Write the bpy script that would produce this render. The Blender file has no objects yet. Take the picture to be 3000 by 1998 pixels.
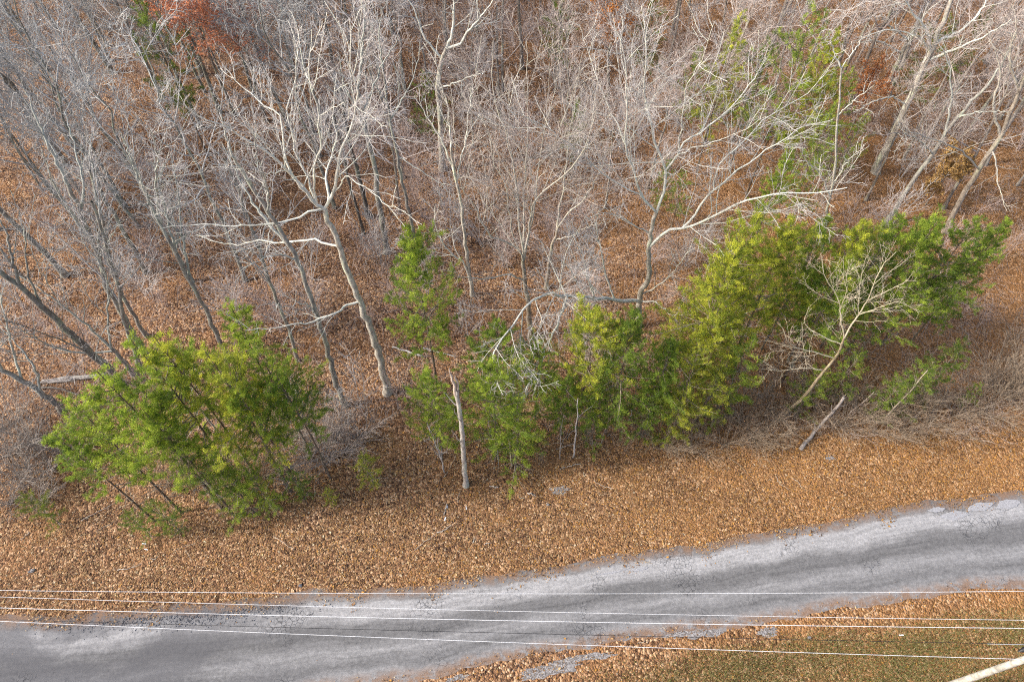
import bpy, math, random
import numpy as np
from mathutils import Vector

# ------------------------------------------------------------------ camera, sky, sun, exposure
S = bpy.context.scene
CAM_H, FPX, PITCH = 36.0, 2000.0, math.radians(54)
cam_d = bpy.data.cameras.new('camera'); cam = bpy.data.objects.new('camera', cam_d)
S.collection.objects.link(cam); S.camera = cam
cam.location = (0, 0, CAM_H); cam.rotation_euler = (math.radians(90) - PITCH, 0, 0)
cam_d.sensor_width = 36; cam_d.lens = 24.0; cam_d.clip_end = 6000; cam_d.clip_start = .5
LD = Vector((1.36, .2, -1.0)).normalized()          # direction the sunlight travels
W = bpy.data.worlds.new('World'); S.world = W; W.use_nodes = True
wn = W.node_tree.nodes; bg = wn['Background']
sky = wn.new('ShaderNodeTexSky'); sky.sky_type = 'NISHITA'; sky.sun_disc = False
sky.sun_elevation = math.asin(-LD.z); sky.sun_rotation = math.atan2(-LD.x, -LD.y)
sky.dust_density = 4.0; sky.air_density = 1.0; sky.ozone_density = .6
W.node_tree.links.new(sky.outputs[0], bg.inputs[0]); bg.inputs[1].default_value = .15
sun_d = bpy.data.lights.new('sun', 'SUN'); sun = bpy.data.objects.new('sun', sun_d)
S.collection.objects.link(sun); sun_d.energy = 2.1; sun_d.angle = math.radians(3.0); sun_d.color = (1, .955, .89)
sun.rotation_euler = LD.to_track_quat('-Z', 'Y').to_euler()
S.view_settings.view_transform = 'Standard'; S.view_settings.look = 'None'
S.view_settings.gamma = 1; S.view_settings.use_curve_mapping = False
S.view_settings.exposure = 1.03
S.cycles.use_denoising = False; S.cycles.filter_width = 1.1; S.cycles.max_bounces = 6; S.cycles.diffuse_bounces = 3

# ------------------------------------------------------------------ helpers
rng = np.random.default_rng(11); random.seed(5)
COL = S.collection
CP, SP = math.cos(PITCH), math.sin(PITCH)
def ray(px, py):                                     # survey: photo pixel -> viewing direction
    u, v = px - 1500, 999 - py
    return np.array([u, FPX*CP + v*SP, -(FPX*SP - v*CP)])
def atz(px, py, z=0.):
    r = ray(px, py); return np.array([0, 0, CAM_H]) + r*((z - CAM_H)/r[2])
def atY(px, py, Y):
    r = ray(px, py); return np.array([0, 0, CAM_H]) + r*(Y/r[1])
def sstep(a, b, x):
    t = np.clip((np.asarray(x, float) - a)/(b - a), 0, 1); return t*t*(3 - 2*t)
def gz(x, y):                                        # ground height
    x = np.asarray(x, float); y = np.asarray(y, float)
    f = sstep(15, 30, y)
    return f*(.30*np.sin(.21*x + 1.3)*np.sin(.17*y) + .16*np.sin(.5*x + .4)*np.cos(.43*y + .7)) \
        + .035*np.sin(.9*x + .3*y)*np.sin(.7*y - .2*x + 1)*sstep(11.5, 14, y - .13*x)
def nrm(v): return v/(np.linalg.norm(v, axis=-1, keepdims=True) + 1e-9)

class Geo:
    def __init__(s): s.v = []; s.q = []; s.t = []; s.c = []; s.n = 0
    def add(s, v, quads=None, tris=None, col=None):
        v = np.asarray(v, np.float32).reshape(-1, 3); s.v.append(v)
        if quads is not None and len(quads): s.q.append(np.asarray(quads, np.int32).reshape(-1, 4) + s.n)
        if tris is not None and len(tris): s.t.append(np.asarray(tris, np.int32).reshape(-1, 3) + s.n)
        if col is not None: s.c.append(np.asarray(col, np.float32).reshape(-1, 3))
        s.n += len(v)
    def tubes(s, P, R, sides=3, col=None):
        P = np.asarray(P, float); R = np.asarray(R, float)
        if P.ndim == 2: P = P[None]; R = R[None]
        B, K, _ = P.shape
        if B == 0: return
        T = nrm(np.gradient(P, axis=1)); m = nrm(T.mean(1))
        ref = np.zeros((B, 3)); ref[np.arange(B), np.abs(m).argmin(1)] = 1
        N = nrm(np.cross(T, ref[:, None, :])); Bn = np.cross(T, N)
        a = np.arange(sides)*2*math.pi/sides
        V = P[:, :, None] + R[:, :, None, None]*(np.cos(a)[None, None, :, None]*N[:, :, None] + np.sin(a)[None, None, :, None]*Bn[:, :, None])
        b, k, j = np.meshgrid(np.arange(B), np.arange(K - 1), np.arange(sides), indexing='ij')
        i0 = (b*K + k)*sides; j2 = (j + 1) % sides
        q = np.stack([i0 + j, i0 + j2, i0 + sides + j2, i0 + sides + j], -1)
        s.add(V, q, col=col)
    def mesh(s, name, smooth=True):
        me = bpy.data.meshes.new(name)
        v = np.concatenate(s.v); me.vertices.add(len(v)); me.vertices.foreach_set('co', v.ravel())
        q = np.concatenate(s.q) if s.q else np.zeros((0, 4), np.int32)
        t = np.concatenate(s.t) if s.t else np.zeros((0, 3), np.int32)
        me.loops.add(q.size + t.size); me.loops.foreach_set('vertex_index', np.concatenate([q.ravel(), t.ravel()]).astype(np.int32))
        me.polygons.add(len(q) + len(t))
        st = np.concatenate([np.arange(len(q))*4, q.size + np.arange(len(t))*3]).astype(np.int32)
        me.polygons.foreach_set('loop_start', st)
        me.polygons.foreach_set('use_smooth', np.full(len(q) + len(t), smooth))
        me.update(calc_edges=True)
        if s.c:
            c = np.concatenate(s.c); c4 = np.ones((len(c), 4), np.float32); c4[:, :3] = c
            at = me.color_attributes.new('Col', 'FLOAT_COLOR', 'POINT'); at.data.foreach_set('color', c4.ravel())
        return me

def obj(name, me, mat=None, parent=None, color=None, loc=None):
    if isinstance(me, Geo): me = me.mesh(name)
    if mat is not None and not me.materials: me.materials.append(mat)
    o = bpy.data.objects.new(name, me); COL.objects.link(o)
    if parent: o.parent = parent
    if color is not None: o.color = (*color, 1)
    if loc is not None: o.location = loc
    return o
def tag(o, label=None, cat=None, group=None, kind=None):
    if label: o['label'] = label
    if cat: o['category'] = cat
    if group: o['group'] = group
    if kind: o['kind'] = kind
    return o
def empty(name, loc):
    e = bpy.data.objects.new(name, None); COL.objects.link(e); e.location = loc; e.empty_display_size = .3; return e
def copy_tree(src, loc, rz, sc, lean=(0, 0)):
    r = src.copy(); COL.objects.link(r); place(r, loc, rz, sc, lean)
    for ch in src.children:
        c = ch.copy(); COL.objects.link(c); c.parent = r
    return r
def place(r, loc, rz, sc, lean=(0, 0)):
    r.location = loc; r.rotation_mode = 'XYZ'
    from mathutils import Matrix
    m = Matrix.Rotation(lean[0], 4, 'X') @ Matrix.Rotation(lean[1], 4, 'Y') @ Matrix.Rotation(rz, 4, 'Z')
    r.rotation_euler = m.to_euler(); r.scale = sc if hasattr(sc, '__len__') else (sc, sc, sc)

# ------------------------------------------------------------------ materials
class M:
    def __init__(s, name, rough=.85, spec=.2):
        s.m = bpy.data.materials.new(name); s.m.use_nodes = True; s.nt = s.m.node_tree
        s.b = s.nt.nodes['Principled BSDF']; s.b.inputs['Roughness'].default_value = rough
        s.b.inputs['Specular IOR Level'].default_value = spec
    def n(s, t, **k):
        nd = s.nt.nodes.new('ShaderNode' + t)
        for a, b in k.items():
            if a.startswith('i_'):
                key = a[2:]; nd.inputs[int(key) if key.isdigit() else key.replace('_', ' ')].default_value = b
            else: setattr(nd, a, b)
        return nd
    def l(s, a, b): s.nt.links.new(a, b)
    def mix(s, f, a, b, mode='MIX'):
        nd = s.n('Mix', data_type='RGBA', blend_type=mode)
        for q, v in ((0, f), (6, a), (7, b)):
            if hasattr(v, 'is_output'): s.l(v, nd.inputs[q])
            else: nd.inputs[q].default_value = v if q == 0 else (*v, 1)
        return nd.outputs[2]
    def math(s, op, a, b=None, c=None, clamp=False):
        nd = s.n('Math', operation=op, use_clamp=clamp)
        for i, v in enumerate((a, b, c)):
            if v is None: continue
            if hasattr(v, 'is_output'): s.l(v, nd.inputs[i])
            else: nd.inputs[i].default_value = v
        return nd.outputs[0]
    def noise(s, vec, scale, detail=4, rough=.6):
        nd = s.n('TexNoise'); nd.inputs['Scale'].default_value = scale; nd.inputs['Detail'].default_value = detail
        nd.inputs['Roughness'].default_value = rough
        if vec is not None: s.l(vec, nd.inputs['Vector'])
        return nd.outputs[0]
    def ramp(s, f, stops):
        nd = s.n('ValToRGB'); e = nd.color_ramp.elements
        while len(e) < len(stops): e.new(.5)
        for i, (p, c) in enumerate(stops): e[i].position = p; e[i].color = (*c, 1)
        s.l(f, nd.inputs[0]); return nd.outputs[0]
    def step(s, f, a, b):
        nd = s.n('MapRange', clamp=True, interpolation_type='SMOOTHSTEP'); s.l(f, nd.inputs[0])
        nd.inputs[1].default_value = a; nd.inputs[2].default_value = b; return nd.outputs[0]
    def bump(s, h, strength=.4, dist=.02):
        nd = s.n('Bump'); nd.inputs['Strength'].default_value = strength; nd.inputs['Distance'].default_value = dist
        s.l(h, nd.inputs['Height']); s.l(nd.outputs[0], s.b.inputs['Normal'])
    def color(s, c): s.l(c, s.b.inputs['Base Color'])

def bark_mat(name, dark, mid, pale, lich=(.46, .49, .38)):
    m = M(name, .9, .15); tc = m.n('TexCoord'); oi = m.n('ObjectInfo')
    mp = m.n('Mapping'); mp.inputs['Scale'].default_value = (1, 1, .3); m.l(tc.outputs['Object'], mp.inputs[0])
    ad = m.n('VectorMath', operation='ADD'); m.l(mp.outputs[0], ad.inputs[0]); m.l(oi.outputs['Location'], ad.inputs[1])
    n1 = m.noise(ad.outputs[0], 9, 5, .7); n2 = m.noise(ad.outputs[0], 2.2, 3, .6)
    c = m.ramp(n1, [(.28, dark), (.48, mid), (.72, pale)])
    c = m.mix(m.math('MULTIPLY', m.step(n2, .52, .68), .75), c, lich)
    c = m.mix(1, c, oi.outputs['Color'], 'MULTIPLY'); m.color(c)
    m.bump(n1, .8, .03); return m.m
BARK = bark_mat('bark', (.10, .085, .075), (.30, .27, .24), (.52, .50, .46))
BARKDARK = bark_mat('bark_dark', (.04, .033, .03), (.14, .12, .105), (.27, .25, .225), (.22, .24, .19))
BARKPALE = bark_mat('pale_bark', (.24, .23, .205), (.50, .49, .45), (.70, .69, .65), (.60, .62, .52))
def twig_mat():
    m = M('twig_bark', .85, .2); oi = m.n('ObjectInfo'); tc = m.n('TexCoord')
    n = m.noise(tc.outputs['Object'], 1.3, 3, .6)
    c = m.ramp(n, [(.3, (.40, .37, .36)), (.5, (.54, .515, .50)), (.7, (.68, .67, .66))])
    m.color(m.mix(1, c, oi.outputs['Color'], 'MULTIPLY')); return m.m
TWIG = twig_mat()
def leafy_mat(name, trans=.35):
    m = M(name, .7, .25); at = m.n('Attribute', attribute_name='Col'); oi = m.n('ObjectInfo')
    c = m.mix(1, at.outputs['Color'], oi.outputs['Color'], 'MULTIPLY'); m.color(c)
    tr = m.n('BsdfTranslucent'); m.l(c, tr.inputs[0]); mx = m.n('MixShader'); mx.inputs[0].default_value = trans
    m.l(m.b.outputs[0], mx.inputs[1]); m.l(tr.outputs[0], mx.inputs[2])
    m.l(mx.outputs[0], m.nt.nodes['Material Output'].inputs[0]); return m.m
NEEDLE = leafy_mat('evergreen_needles', .55)
DRYLEAF = leafy_mat('dry_leaf', .25)
BLADE = leafy_mat('grass_blade', .3)
def flat_mat(name, c, rough=.8, spec=.2, var=.25, scale=8):
    m = M(name, rough, spec); tc = m.n('TexCoord'); n = m.noise(tc.outputs['Object'], scale, 4, .6)
    a = tuple(x*(1 - var) for x in c); b = tuple(min(1, x*(1 + var)) for x in c)
    m.color(m.ramp(n, [(.3, a), (.7, b)])); m.bump(n, .3, .01); return m.m

def ground_mat():
    m = M('leaf_covered_ground', .95, .1); g = m.n('NewGeometry'); pos = g.outputs['Position']
    wn_ = m.n('TexNoise'); wn_.inputs['Scale'].default_value = 6; m.l(pos, wn_.inputs['Vector'])
    wv = m.n('VectorMath', operation='SCALE'); wv.inputs['Scale'].default_value = .08; m.l(wn_.outputs['Color'], wv.inputs[0])
    av = m.n('VectorMath', operation='ADD'); m.l(pos, av.inputs[0]); m.l(wv.outputs[0], av.inputs[1])
    vo = m.n('TexVoronoi', voronoi_dimensions='3D'); vo.inputs['Scale'].default_value = 9.5; m.l(av.outputs[0], vo.inputs['Vector'])
    sep = m.n('SeparateColor'); m.l(vo.outputs['Color'], sep.inputs[0])
    leaf = m.ramp(sep.outputs[0], [(0, (.045, .026, .018)), (.25, (.13, .07, .042)), (.5, (.23, .125, .07)), (.78, (.35, .195, .10)), (1, (.55, .38, .24))])
    big = m.noise(pos, .33, 4, .6)
    leaf = m.mix(m.math('MULTIPLY', m.step(big, .45, .7), .45), leaf, (.33, .165, .07))
    dk = m.noise(pos, 1.1, 5, .65)
    leaf = m.mix(m.math('MULTIPLY', m.step(dk, .52, .75), .55), leaf, (.085, .05, .036))
    sx = m.n('SeparateXYZ'); m.l(pos, sx.inputs[0]); wx = m.math('ADD', sx.outputs[0], m.math('MULTIPLY', m.math('SUBTRACT', big, .5), 30))
    leaf = m.mix(m.math('MULTIPLY', m.step(wx, -8, 26), .3), leaf, (.40, .19, .05))   # maple leaves dominate towards the east
    m.color(leaf)
    h = m.math('SUBTRACT', sep.outputs[1], m.math('MULTIPLY', vo.outputs['Distance'], 1.5))
    m.bump(h, .9, .05); return m.m
GROUND = ground_mat()

def road_mat():
    m = M('worn_asphalt', .9, .2); uv = m.n('UVMap', uv_map='road'); g = m.n('NewGeometry'); pos = g.outputs['Position']
    sx = m.n('SeparateXYZ'); m.l(uv.outputs[0], sx.inputs[0]); u, v = sx.outputs[0], sx.outputs[1]
    st = m.n('Mapping'); st.inputs['Scale'].default_value = (.22, 2.6, 1); m.l(uv.outputs[0], st.inputs[0])   # stretched along the road
    wob = m.noise(st.outputs[0], 1.6, 6, .65)
    fine = m.noise(pos, 30, 3, .7); mid = m.noise(pos, 6, 7, .75)
    vv = m.math('ADD', v, m.math('MULTIPLY', m.math('SUBTRACT', wob, .5), .22))
    # v: 0 near edge .. 1 far edge: worn pale wheel path far side, dark centre strip, mixed near side
    band = m.ramp(vv, [(0, (.25,)*3), (.10, (.28,)*3), (.22, (.17,)*3), (.36, (.28,)*3), (.42, (.22,)*3), (.50, (.15,)*3), (.60, (.18,)*3), (.70, (.36,)*3), (.84, (.37,)*3), (.875, (.24,)*3), (1, (.17,)*3)])
    bl = m.ramp(mid, [(.3, (.66,)*3), (.7, (1.25,)*3)])
    c = m.mix(1, band, bl, 'MULTIPLY'); c = m.mix(1, c, m.ramp(fine, [(.3, (.72,)*3), (.7, (1.25,)*3)]), 'MULTIPLY')
    c = m.mix(1, c, (.90, .89, .90), 'MULTIPLY')
    s2 = m.n('Mapping'); s2.inputs['Scale'].default_value = (.16, 16, 1); m.l(uv.outputs[0], s2.inputs[0])
    c = m.mix(1, c, m.ramp(m.noise(s2.outputs[0], 1.5, 7, .7), [(.3, (.72,)*3), (.5, (1,)*3), (.72, (1.14,)*3)]), 'MULTIPLY')
    # dark tar patch towards the west end
    sp = m.n('SeparateXYZ'); m.l(pos, sp.inputs[0])
    west = m.math('MULTIPLY', m.math('SUBTRACT', 1, m.step(sp.outputs[0], -17, -7)), m.step(m.noise(st.outputs[0], .9, 5, .6), .33, .55))
    c = m.mix(m.math('MULTIPLY', west, .7), c, (.085, .085, .092))
    # alligator cracking
    vo = m.n('TexVoronoi', feature='DISTANCE_TO_EDGE'); vo.inputs['Scale'].default_value = 4.2
    wn_ = m.n('TexNoise'); wn_.inputs['Scale'].default_value = 5; m.l(pos, wn_.inputs['Vector'])
    av = m.n('VectorMath', operation='MULTIPLY_ADD'); m.l(wn_.outputs['Color'], av.inputs[0]); av.inputs[1].default_value = (.18, .18, 0); m.l(pos, av.inputs[2])
    m.l(av.outputs[0], vo.inputs['Vector'])
    cr = m.math('SUBTRACT', 1, m.step(vo.outputs['Distance'], .012, .05))
    crm = m.math('MULTIPLY', cr, m.step(m.noise(pos, .38, 4, .6), .53, .63))
    c = m.mix(m.math('MULTIPLY', crm, .8), c, (.05, .05, .053))
    # grit, dirt and leaf crumbs gathered along both edges
    e = m.math('MINIMUM', v, m.math('SUBTRACT', 1, v))
    dirt = m.math('MULTIPLY', m.math('SUBTRACT', 1, m.step(e, .03, .17)), m.step(m.noise(pos, 2.2, 7, .72), .36, .56))
    c = m.mix(m.math('MULTIPLY', dirt, .85), c, m.ramp(fine, [(.3, (.12, .075, .05)), (.7, (.30, .18, .11))]))
    m.color(c)
    m.bump(m.math('SUBTRACT', m.math('ADD', fine, mid), m.math('MULTIPLY', crm, 1.5)), .5, .015); return m.m
ROAD = road_mat()
def grit_mat():
    m = M('pale_gravel', .95, .1); g = m.n('NewGeometry'); vo = m.n('TexVoronoi'); vo.inputs['Scale'].default_value = 22
    m.l(g.outputs['Position'], vo.inputs['Vector']); sep = m.n('SeparateColor'); m.l(vo.outputs['Color'], sep.inputs[0])
    m.color(m.ramp(sep.outputs[0], [(0, (.10, .085, .075)), (.5, (.21, .195, .19)), (1, (.36, .345, .34))])); m.bump(sep.outputs[1], .6, .02); return m.m
GRIT = grit_mat()

# ------------------------------------------------------------------ ground sheet
def axis(lo, hi, step, far):
    a = np.arange(lo, hi + 1e-6, step); g = step*1.6**np.arange(1, 40); g = np.cumsum(g); g = g[g < far]
    return np.concatenate([lo - g[::-1], a, hi + g])
gx, gy = axis(-62, 62, .7, 2500), axis(-8, 96, .6, 2500)
GX, GY = np.meshgrid(gx, gy, indexing='ij')
GZ = gz(GX, GY) + np.where((GY > 14 + .13*GX), rng.normal(0, .018, GX.shape), 0)*(np.abs(GX) < 62)*(GY < 96)
nx, ny = GX.shape
i, j = np.meshgrid(np.arange(nx - 1), np.arange(ny - 1), indexing='ij'); k = i*ny + j
ge = Geo(); ge.add(np.stack([GX, GY, GZ], -1), np.stack([k, k + ny, k + ny + 1, k + 1], -1))
tag(obj('ground', ge, GROUND), kind='structure')

# ------------------------------------------------------------------ road
UP = np.array([(-60, 6.6), (-40, 7.7), (-25.6, 8.52), (-15.3, 9.14), (-10.6, 9.67), (-4, 10.2), (.5, 10.8), (7.4, 11.8), (14.6, 13.1), (22.1, 14.4), (28.6, 15.3), (44, 17.0), (66, 18.5)])
LO = np.array([(-60, 1.2), (-40, 2.4), (-23.6, 3.96), (-11.8, 5.2), (-6.6, 6.0), (-3.7, 6.45), (.5, 7.1), (4.8, 7.8), (11.4, 8.75), (15.9, 9.3), (20.5, 9.85), (26.5, 10.6), (44, 12.6), (66, 14.2)])
def road_up(x): return np.interp(x, UP[:, 0], UP[:, 1])
def road_lo(x): return np.interp(x, LO[:, 0], LO[:, 1])
def wob(x, seed, amp):
    r = np.random.default_rng(seed); y = 0
    for f in (.35, .8, 1.7, 3.6, 7.5): y = y + np.sin(f*x + r.uniform(0, 6.3))*amp/(f**.6 + .4)
    return y
xs = np.arange(-60, 66, .12); nv = 16
rl = road_lo(xs) + wob(xs, 3, .10) - .10; ru = road_up(xs) + wob(xs, 4, .08) + .5
tv = np.linspace(0, 1, nv)
RY = rl[:, None] + (ru - rl)[:, None]*tv; RX = np.repeat(xs[:, None], nv, 1)
RZ = .012 + .05*(1 - (2*tv - 1)**2)[None] + 0*RX
g = Geo(); i, j = np.meshgrid(np.arange(len(xs) - 1), np.arange(nv - 1), indexing='ij'); k = i*nv + j
V = np.stack([RX, RY, RZ], -1); g.add(V, np.stack([k, k + nv, k + nv + 1, k + 1], -1))
# broken edge thickness
for e in (0, nv - 1):
    a = V[:, e]; b = a.copy(); b[:, 2] = -.05; n = len(a); ii = np.arange(n - 1)
    g.add(np.concatenate([a, b]), np.stack([ii, ii + 1, ii + n + 1, ii + n], -1))
me = g.mesh('road'); uvl = me.uv_layers.new(name='road')
li = np.zeros(len(me.loops), np.int32); me.loops.foreach_get('vertex_index', li)
co = np.zeros(len(me.vertices)*3, np.float32); me.vertices.foreach_get('co', co); co = co.reshape(-1, 3)
vvv = (co[:, 1] - np.interp(co[:, 0], xs, rl))/(np.interp(co[:, 0], xs, ru) - np.interp(co[:, 0], xs, rl))
uvl.data.foreach_set('uv', np.stack([co[li, 0], vvv[li]], -1).astype(np.float32).ravel())
tag(obj('road', me, ROAD), kind='structure')

def patch(name, cx, cy, rx, ry, rot, mat, seed, z=.006, kind='structure'):
    r = np.random.default_rng(seed); n = 46; a = np.linspace(0, 2*math.pi, n, endpoint=False)
    rad = 1 + sum(r.uniform(.06, .2)*np.sin(f*a + r.uniform(0, 6)) for f in (2, 3, 5, 8, 13))
    x, y = rx*rad*np.cos(a), ry*rad*np.sin(a); X = cx + x*math.cos(rot) - y*math.sin(rot); Y = cy + x*math.sin(rot) + y*math.cos(rot)
    v = np.stack([X, Y, gz(X, Y) + z], -1); g = Geo(); ii = np.arange(n)
    g.add(np.concatenate([v, [[cx, cy, float(gz(cx, cy)) + z + .01]]]), tris=np.stack([ii, (ii + 1) % n, ii*0 + n], -1))
    return tag(obj(name, g, mat), kind=kind)
def pg(px, py): p = atz(px, py); return p[0], p[1]
for q, (px, py, rx, ry) in enumerate([(1595, 1965, 1.1, .22), (1650, 1950, .9, .25), (1720, 1925, 1.3, .16), (1560, 1980, .5, .15), (2250, 1852, .45, .25), (2040, 1850, 1.4, .3), (1340, 1985, .5, .12), (1640, 1435, .6, .22), (2430, 1340, .3, .16)]):
    x, y = pg(px, py); patch('gravel_patch', x, y, rx, ry, .15, GRIT, 40 + q)

# broken slabs at the road's far edge
ASPH = flat_mat('broken_asphalt', (.30, .30, .315), .9, .15, .35, 14)
for q, (px, py, sx, sy) in enumerate([(2790, 1512, 1.0, .28), (2870, 1485, .9, .22), (2950, 1478, .8, .25), (2740, 1495, .5, .16), (1790, 1675, .9, .1), (1870, 1668, .6, .08)]):
    x, y = pg(px, py); r = np.random.default_rng(70 + q); n = 13; a = np.sort(r.uniform(0, 2*math.pi, n))
    rad = r.uniform(.75, 1.15, n); p = np.stack([sx*rad*np.cos(a) - .2*sy*np.sin(a), sy*rad*np.sin(a) + .18*sx*rad*np.cos(a), 0*a], -1)
    top = p + [x, y, .075]; bot = p*1.04 + [x, y, -.02]; g = Geo(); ii = np.arange(n)
    g.add(np.concatenate([top, bot, [[x, y, .08]]]), np.stack([ii, ii + n, (ii + 1) % n + n, (ii + 1) % n], -1), np.stack([ii, (ii + 1) % n, ii*0 + 2*n], -1))
    o = obj('asphalt_slab', g.mesh('asphalt_slab', False), ASPH)
    tag(o, 'broken slab of grey asphalt lifted along the crumbled road edge', 'slab', 'broken asphalt slabs at the road edge')

# ------------------------------------------------------------------ loose leaves, gravel and grass
PAL = np.array([(.105, .06, .034), (.19, .105, .053), (.265, .148, .07), (.34, .194, .086), (.43, .262, .118), (.54, .38, .195), (.49, .255, .06), (.64, .52, .35)])
def leaves(n, xr, yr, dens, seed, name, lift=.012):
    r = np.random.default_rng(seed); x = r.uniform(*xr, n); y = r.uniform(*yr, n)
    keep = dens(x, y, r); x, y = x[keep], y[keep]; n = len(x)
    sz = r.uniform(.02, .048, n)*np.where(r.random(n) < .05, 2.0, 1); yaw = r.uniform(0, 6.283, n); tilt = r.normal(0, .24, n); fold = r.uniform(.1, .55, n)
    w = sz*r.uniform(.45, .85, n)
    loc = np.zeros((n, 4, 3)); loc[:, 0, 0] = -sz; loc[:, 2, 0] = sz
    loc[:, 1, 1] = w; loc[:, 3, 1] = -w; loc[:, 1, 2] = loc[:, 3, 2] = w*fold
    loc[:, 1, 0] += r.normal(0, .012, n); loc[:, 3, 0] += r.normal(0, .012, n)
    ct, s_ = np.cos(tilt)[:, None], np.sin(tilt)[:, None]
    X, Z = loc[..., 0]*ct - loc[..., 2]*s_, loc[..., 0]*s_ + loc[..., 2]*ct
    cy, sy = np.cos(yaw)[:, None], np.sin(yaw)[:, None]
    V = np.stack([X*cy - loc[..., 1]*sy + x[:, None], X*sy + loc[..., 1]*cy + y[:, None], Z], -1)
    onroad = (y > road_lo(x) - .1) & (y < road_up(x) + .6)
    V[..., 2] += (gz(x, y) + lift + r.uniform(0, .018, n) + np.where(onroad, .055, 0))[:, None]
    warm = sstep(-22, 24, x + r.normal(0, 8, n))
    p0 = np.array([.09, .15, .19, .19, .16, .13, .03, .06]); p1 = np.array([.06, .10, .13, .18, .17, .08, .26, .02])
    u = r.random(n); c0 = np.searchsorted(np.cumsum(p0), u).clip(0, 7); c1 = np.searchsorted(np.cumsum(p1), u).clip(0, 7)
    ci = np.where(r.random(n) < warm, c1, c0); col = PAL[ci]*r.uniform(.8, 1.2, (n, 1))*(.84 + .3*clump(x*.37 + .2*np.sin(2.1*y), y*.55 + .3*np.sin(1.3*x)))[:, None]
    g = Geo(); b = np.arange(n)[:, None]*4
    g.add(V, tris=np.concatenate([b + [0, 1, 2], b + [0, 2, 3]]), col=np.repeat(col, 4, 0))
    me = g.mesh(name, False); return tag(obj(name, me, DRYLEAF), kind='stuff')
def clump(x, y): return .5 + .5*np.sin(.8*x + 1.7*np.sin(.6*y))*np.sin(1.1*y + 1.3*np.sin(.5*x))
def d_far(x, y, r):
    e = y - (road_up(x) + wob(x, 4, .08) + .42); p = sstep(-.75, .2, e + .35*np.sin(1.3*x) + .25*np.sin(3.1*x + 1))*np.where(e < -.1, .45, 1)*(.75 + .25*clump(x, y))
    return r.random(len(x)) < p
def d_near(x, y, r):
    e = (road_lo(x) + wob(x, 3, .1) - .15) - y; p = sstep(-.7, .35, e)*(.25 + .55*clump(x*1.3, y*1.6)*(1 - .6*sstep(10, 18, x)))
    return r.random(len(x)) < p
def d_road(x, y, r):
    e = np.minimum(road_up(x) - y, y - road_lo(x)); return r.random(len(x)) < np.where(e > 0, .004 + .06*np.exp(-e*4), 0)
leaves(175000, (-29, 31), (8.3, 19.5), d_far, 1, 'leaf_litter')
leaves(70000, (-40, 42), (19.5, 42), lambda x, y, r: r.random(len(x)) < .55 + .45*clump(x*.5, y*.5), 2, 'leaf_litter')
leaves(24000, (-8, 28), (4.5, 11), d_near, 3, 'leaf_litter')
leaves(9000, (-29, 31), (4, 16), d_road, 4, 'leaf_litter')

def grass(n, seed):
    r = np.random.default_rng(seed); x = r.uniform(2, 30, n); y = r.uniform(3.5, 10.8, n)
    e = (road_lo(x) - .5) - y; keep = (e > 0) & (r.random(n) < sstep(0, 1.6, e)*(.35 + .65*clump(x*.9 + 2, y*1.1))*sstep(2, 9, x)); x, y = x[keep], y[keep]; n = len(x)
    h = r.uniform(.06, .17, n); yaw = r.uniform(0, 6.283, n); w = .011
    tip = np.stack([r.normal(0, .05, n), r.normal(0, .05, n), h], -1)
    b = np.stack([x, y, gz(x, y) + .002], -1); d = np.stack([np.cos(yaw)*w, np.sin(yaw)*w, 0*yaw], -1)
    col = np.array([(.19, .20, .06), (.29, .26, .105), (.40, .34, .18), (.14, .17, .05)])[r.integers(0, 4, n)]*r.uniform(.8, 1.2, (n, 1))
    g = Geo(); g.add(np.stack([b - d, b + d, b + tip], 1), tris=np.arange(n*3).reshape(-1, 3), col=np.repeat(col, 3, 0))
    tag(obj('grass', g.mesh('grass', False), BLADE), kind='stuff')
grass(230000, 8)

def ico(n_, sub=0):
    t = (1 + 5**.5)/2
    v = nrm(np.array([(-1, t, 0), (1, t, 0), (-1, -t, 0), (1, -t, 0), (0, -1, t), (0, 1, t), (0, -1, -t), (0, 1, -t), (t, 0, -1), (t, 0, 1), (-t, 0, -1), (-t, 0, 1)], float))
    f = np.array([(0, 11, 5), (0, 5, 1), (0, 1, 7), (0, 7, 10), (0, 10, 11), (1, 5, 9), (5, 11, 4), (11, 10, 2), (10, 7, 6), (7, 1, 8), (3, 9, 4), (3, 4, 2), (3, 2, 6), (3, 6, 8), (3, 8, 9), (4, 9, 5), (2, 4, 11), (6, 2, 10), (8, 6, 7), (9, 8, 1)])
    return v, f
IV, IF = ico(0)
def gravel(n, fx, seed, name, size, mat):
    r = np.random.default_rng(seed); x, y = fx(r, n); n = len(x)
    s_ = r.uniform(.4, 1, (n, 1, 1))*size*r.uniform(.6, 1.2, (n, 1, 3)); V = IV[None]*s_*r.uniform(.75, 1.2, (n, 12, 1))
    onr = (y > road_lo(x)) & (y < road_up(x))
    V = V + np.stack([x, y, gz(x, y) + size*.15 + np.where(onr, .03, 0)], -1)[:, None]
    g = Geo(); g.add(V, tris=(IF[None] + np.arange(n)[:, None, None]*12)); tag(obj(name, g.mesh(name, False), mat), kind='stuff')
STONE = flat_mat('dark_stone', (.13, .13, .14), .9, .2, .5, 9)
def fx1(r, n):
    x = r.uniform(-24, -9, n); e = road_up(x) + r.normal(-.15, .28, n); k = r.random(n) < np.exp(-((x + 16)/4.5)**2); return x[k], e[k]
gravel(2600, fx1, 21, 'gravel', .045, STONE)
def fx2(r, n):
    x = r.uniform(-28, 28, n); far = r.random(n) < .5; return x, np.where(far, road_up(x) + r.normal(.05, .18, n), road_lo(x) + r.normal(-.15, .22, n))
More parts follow.
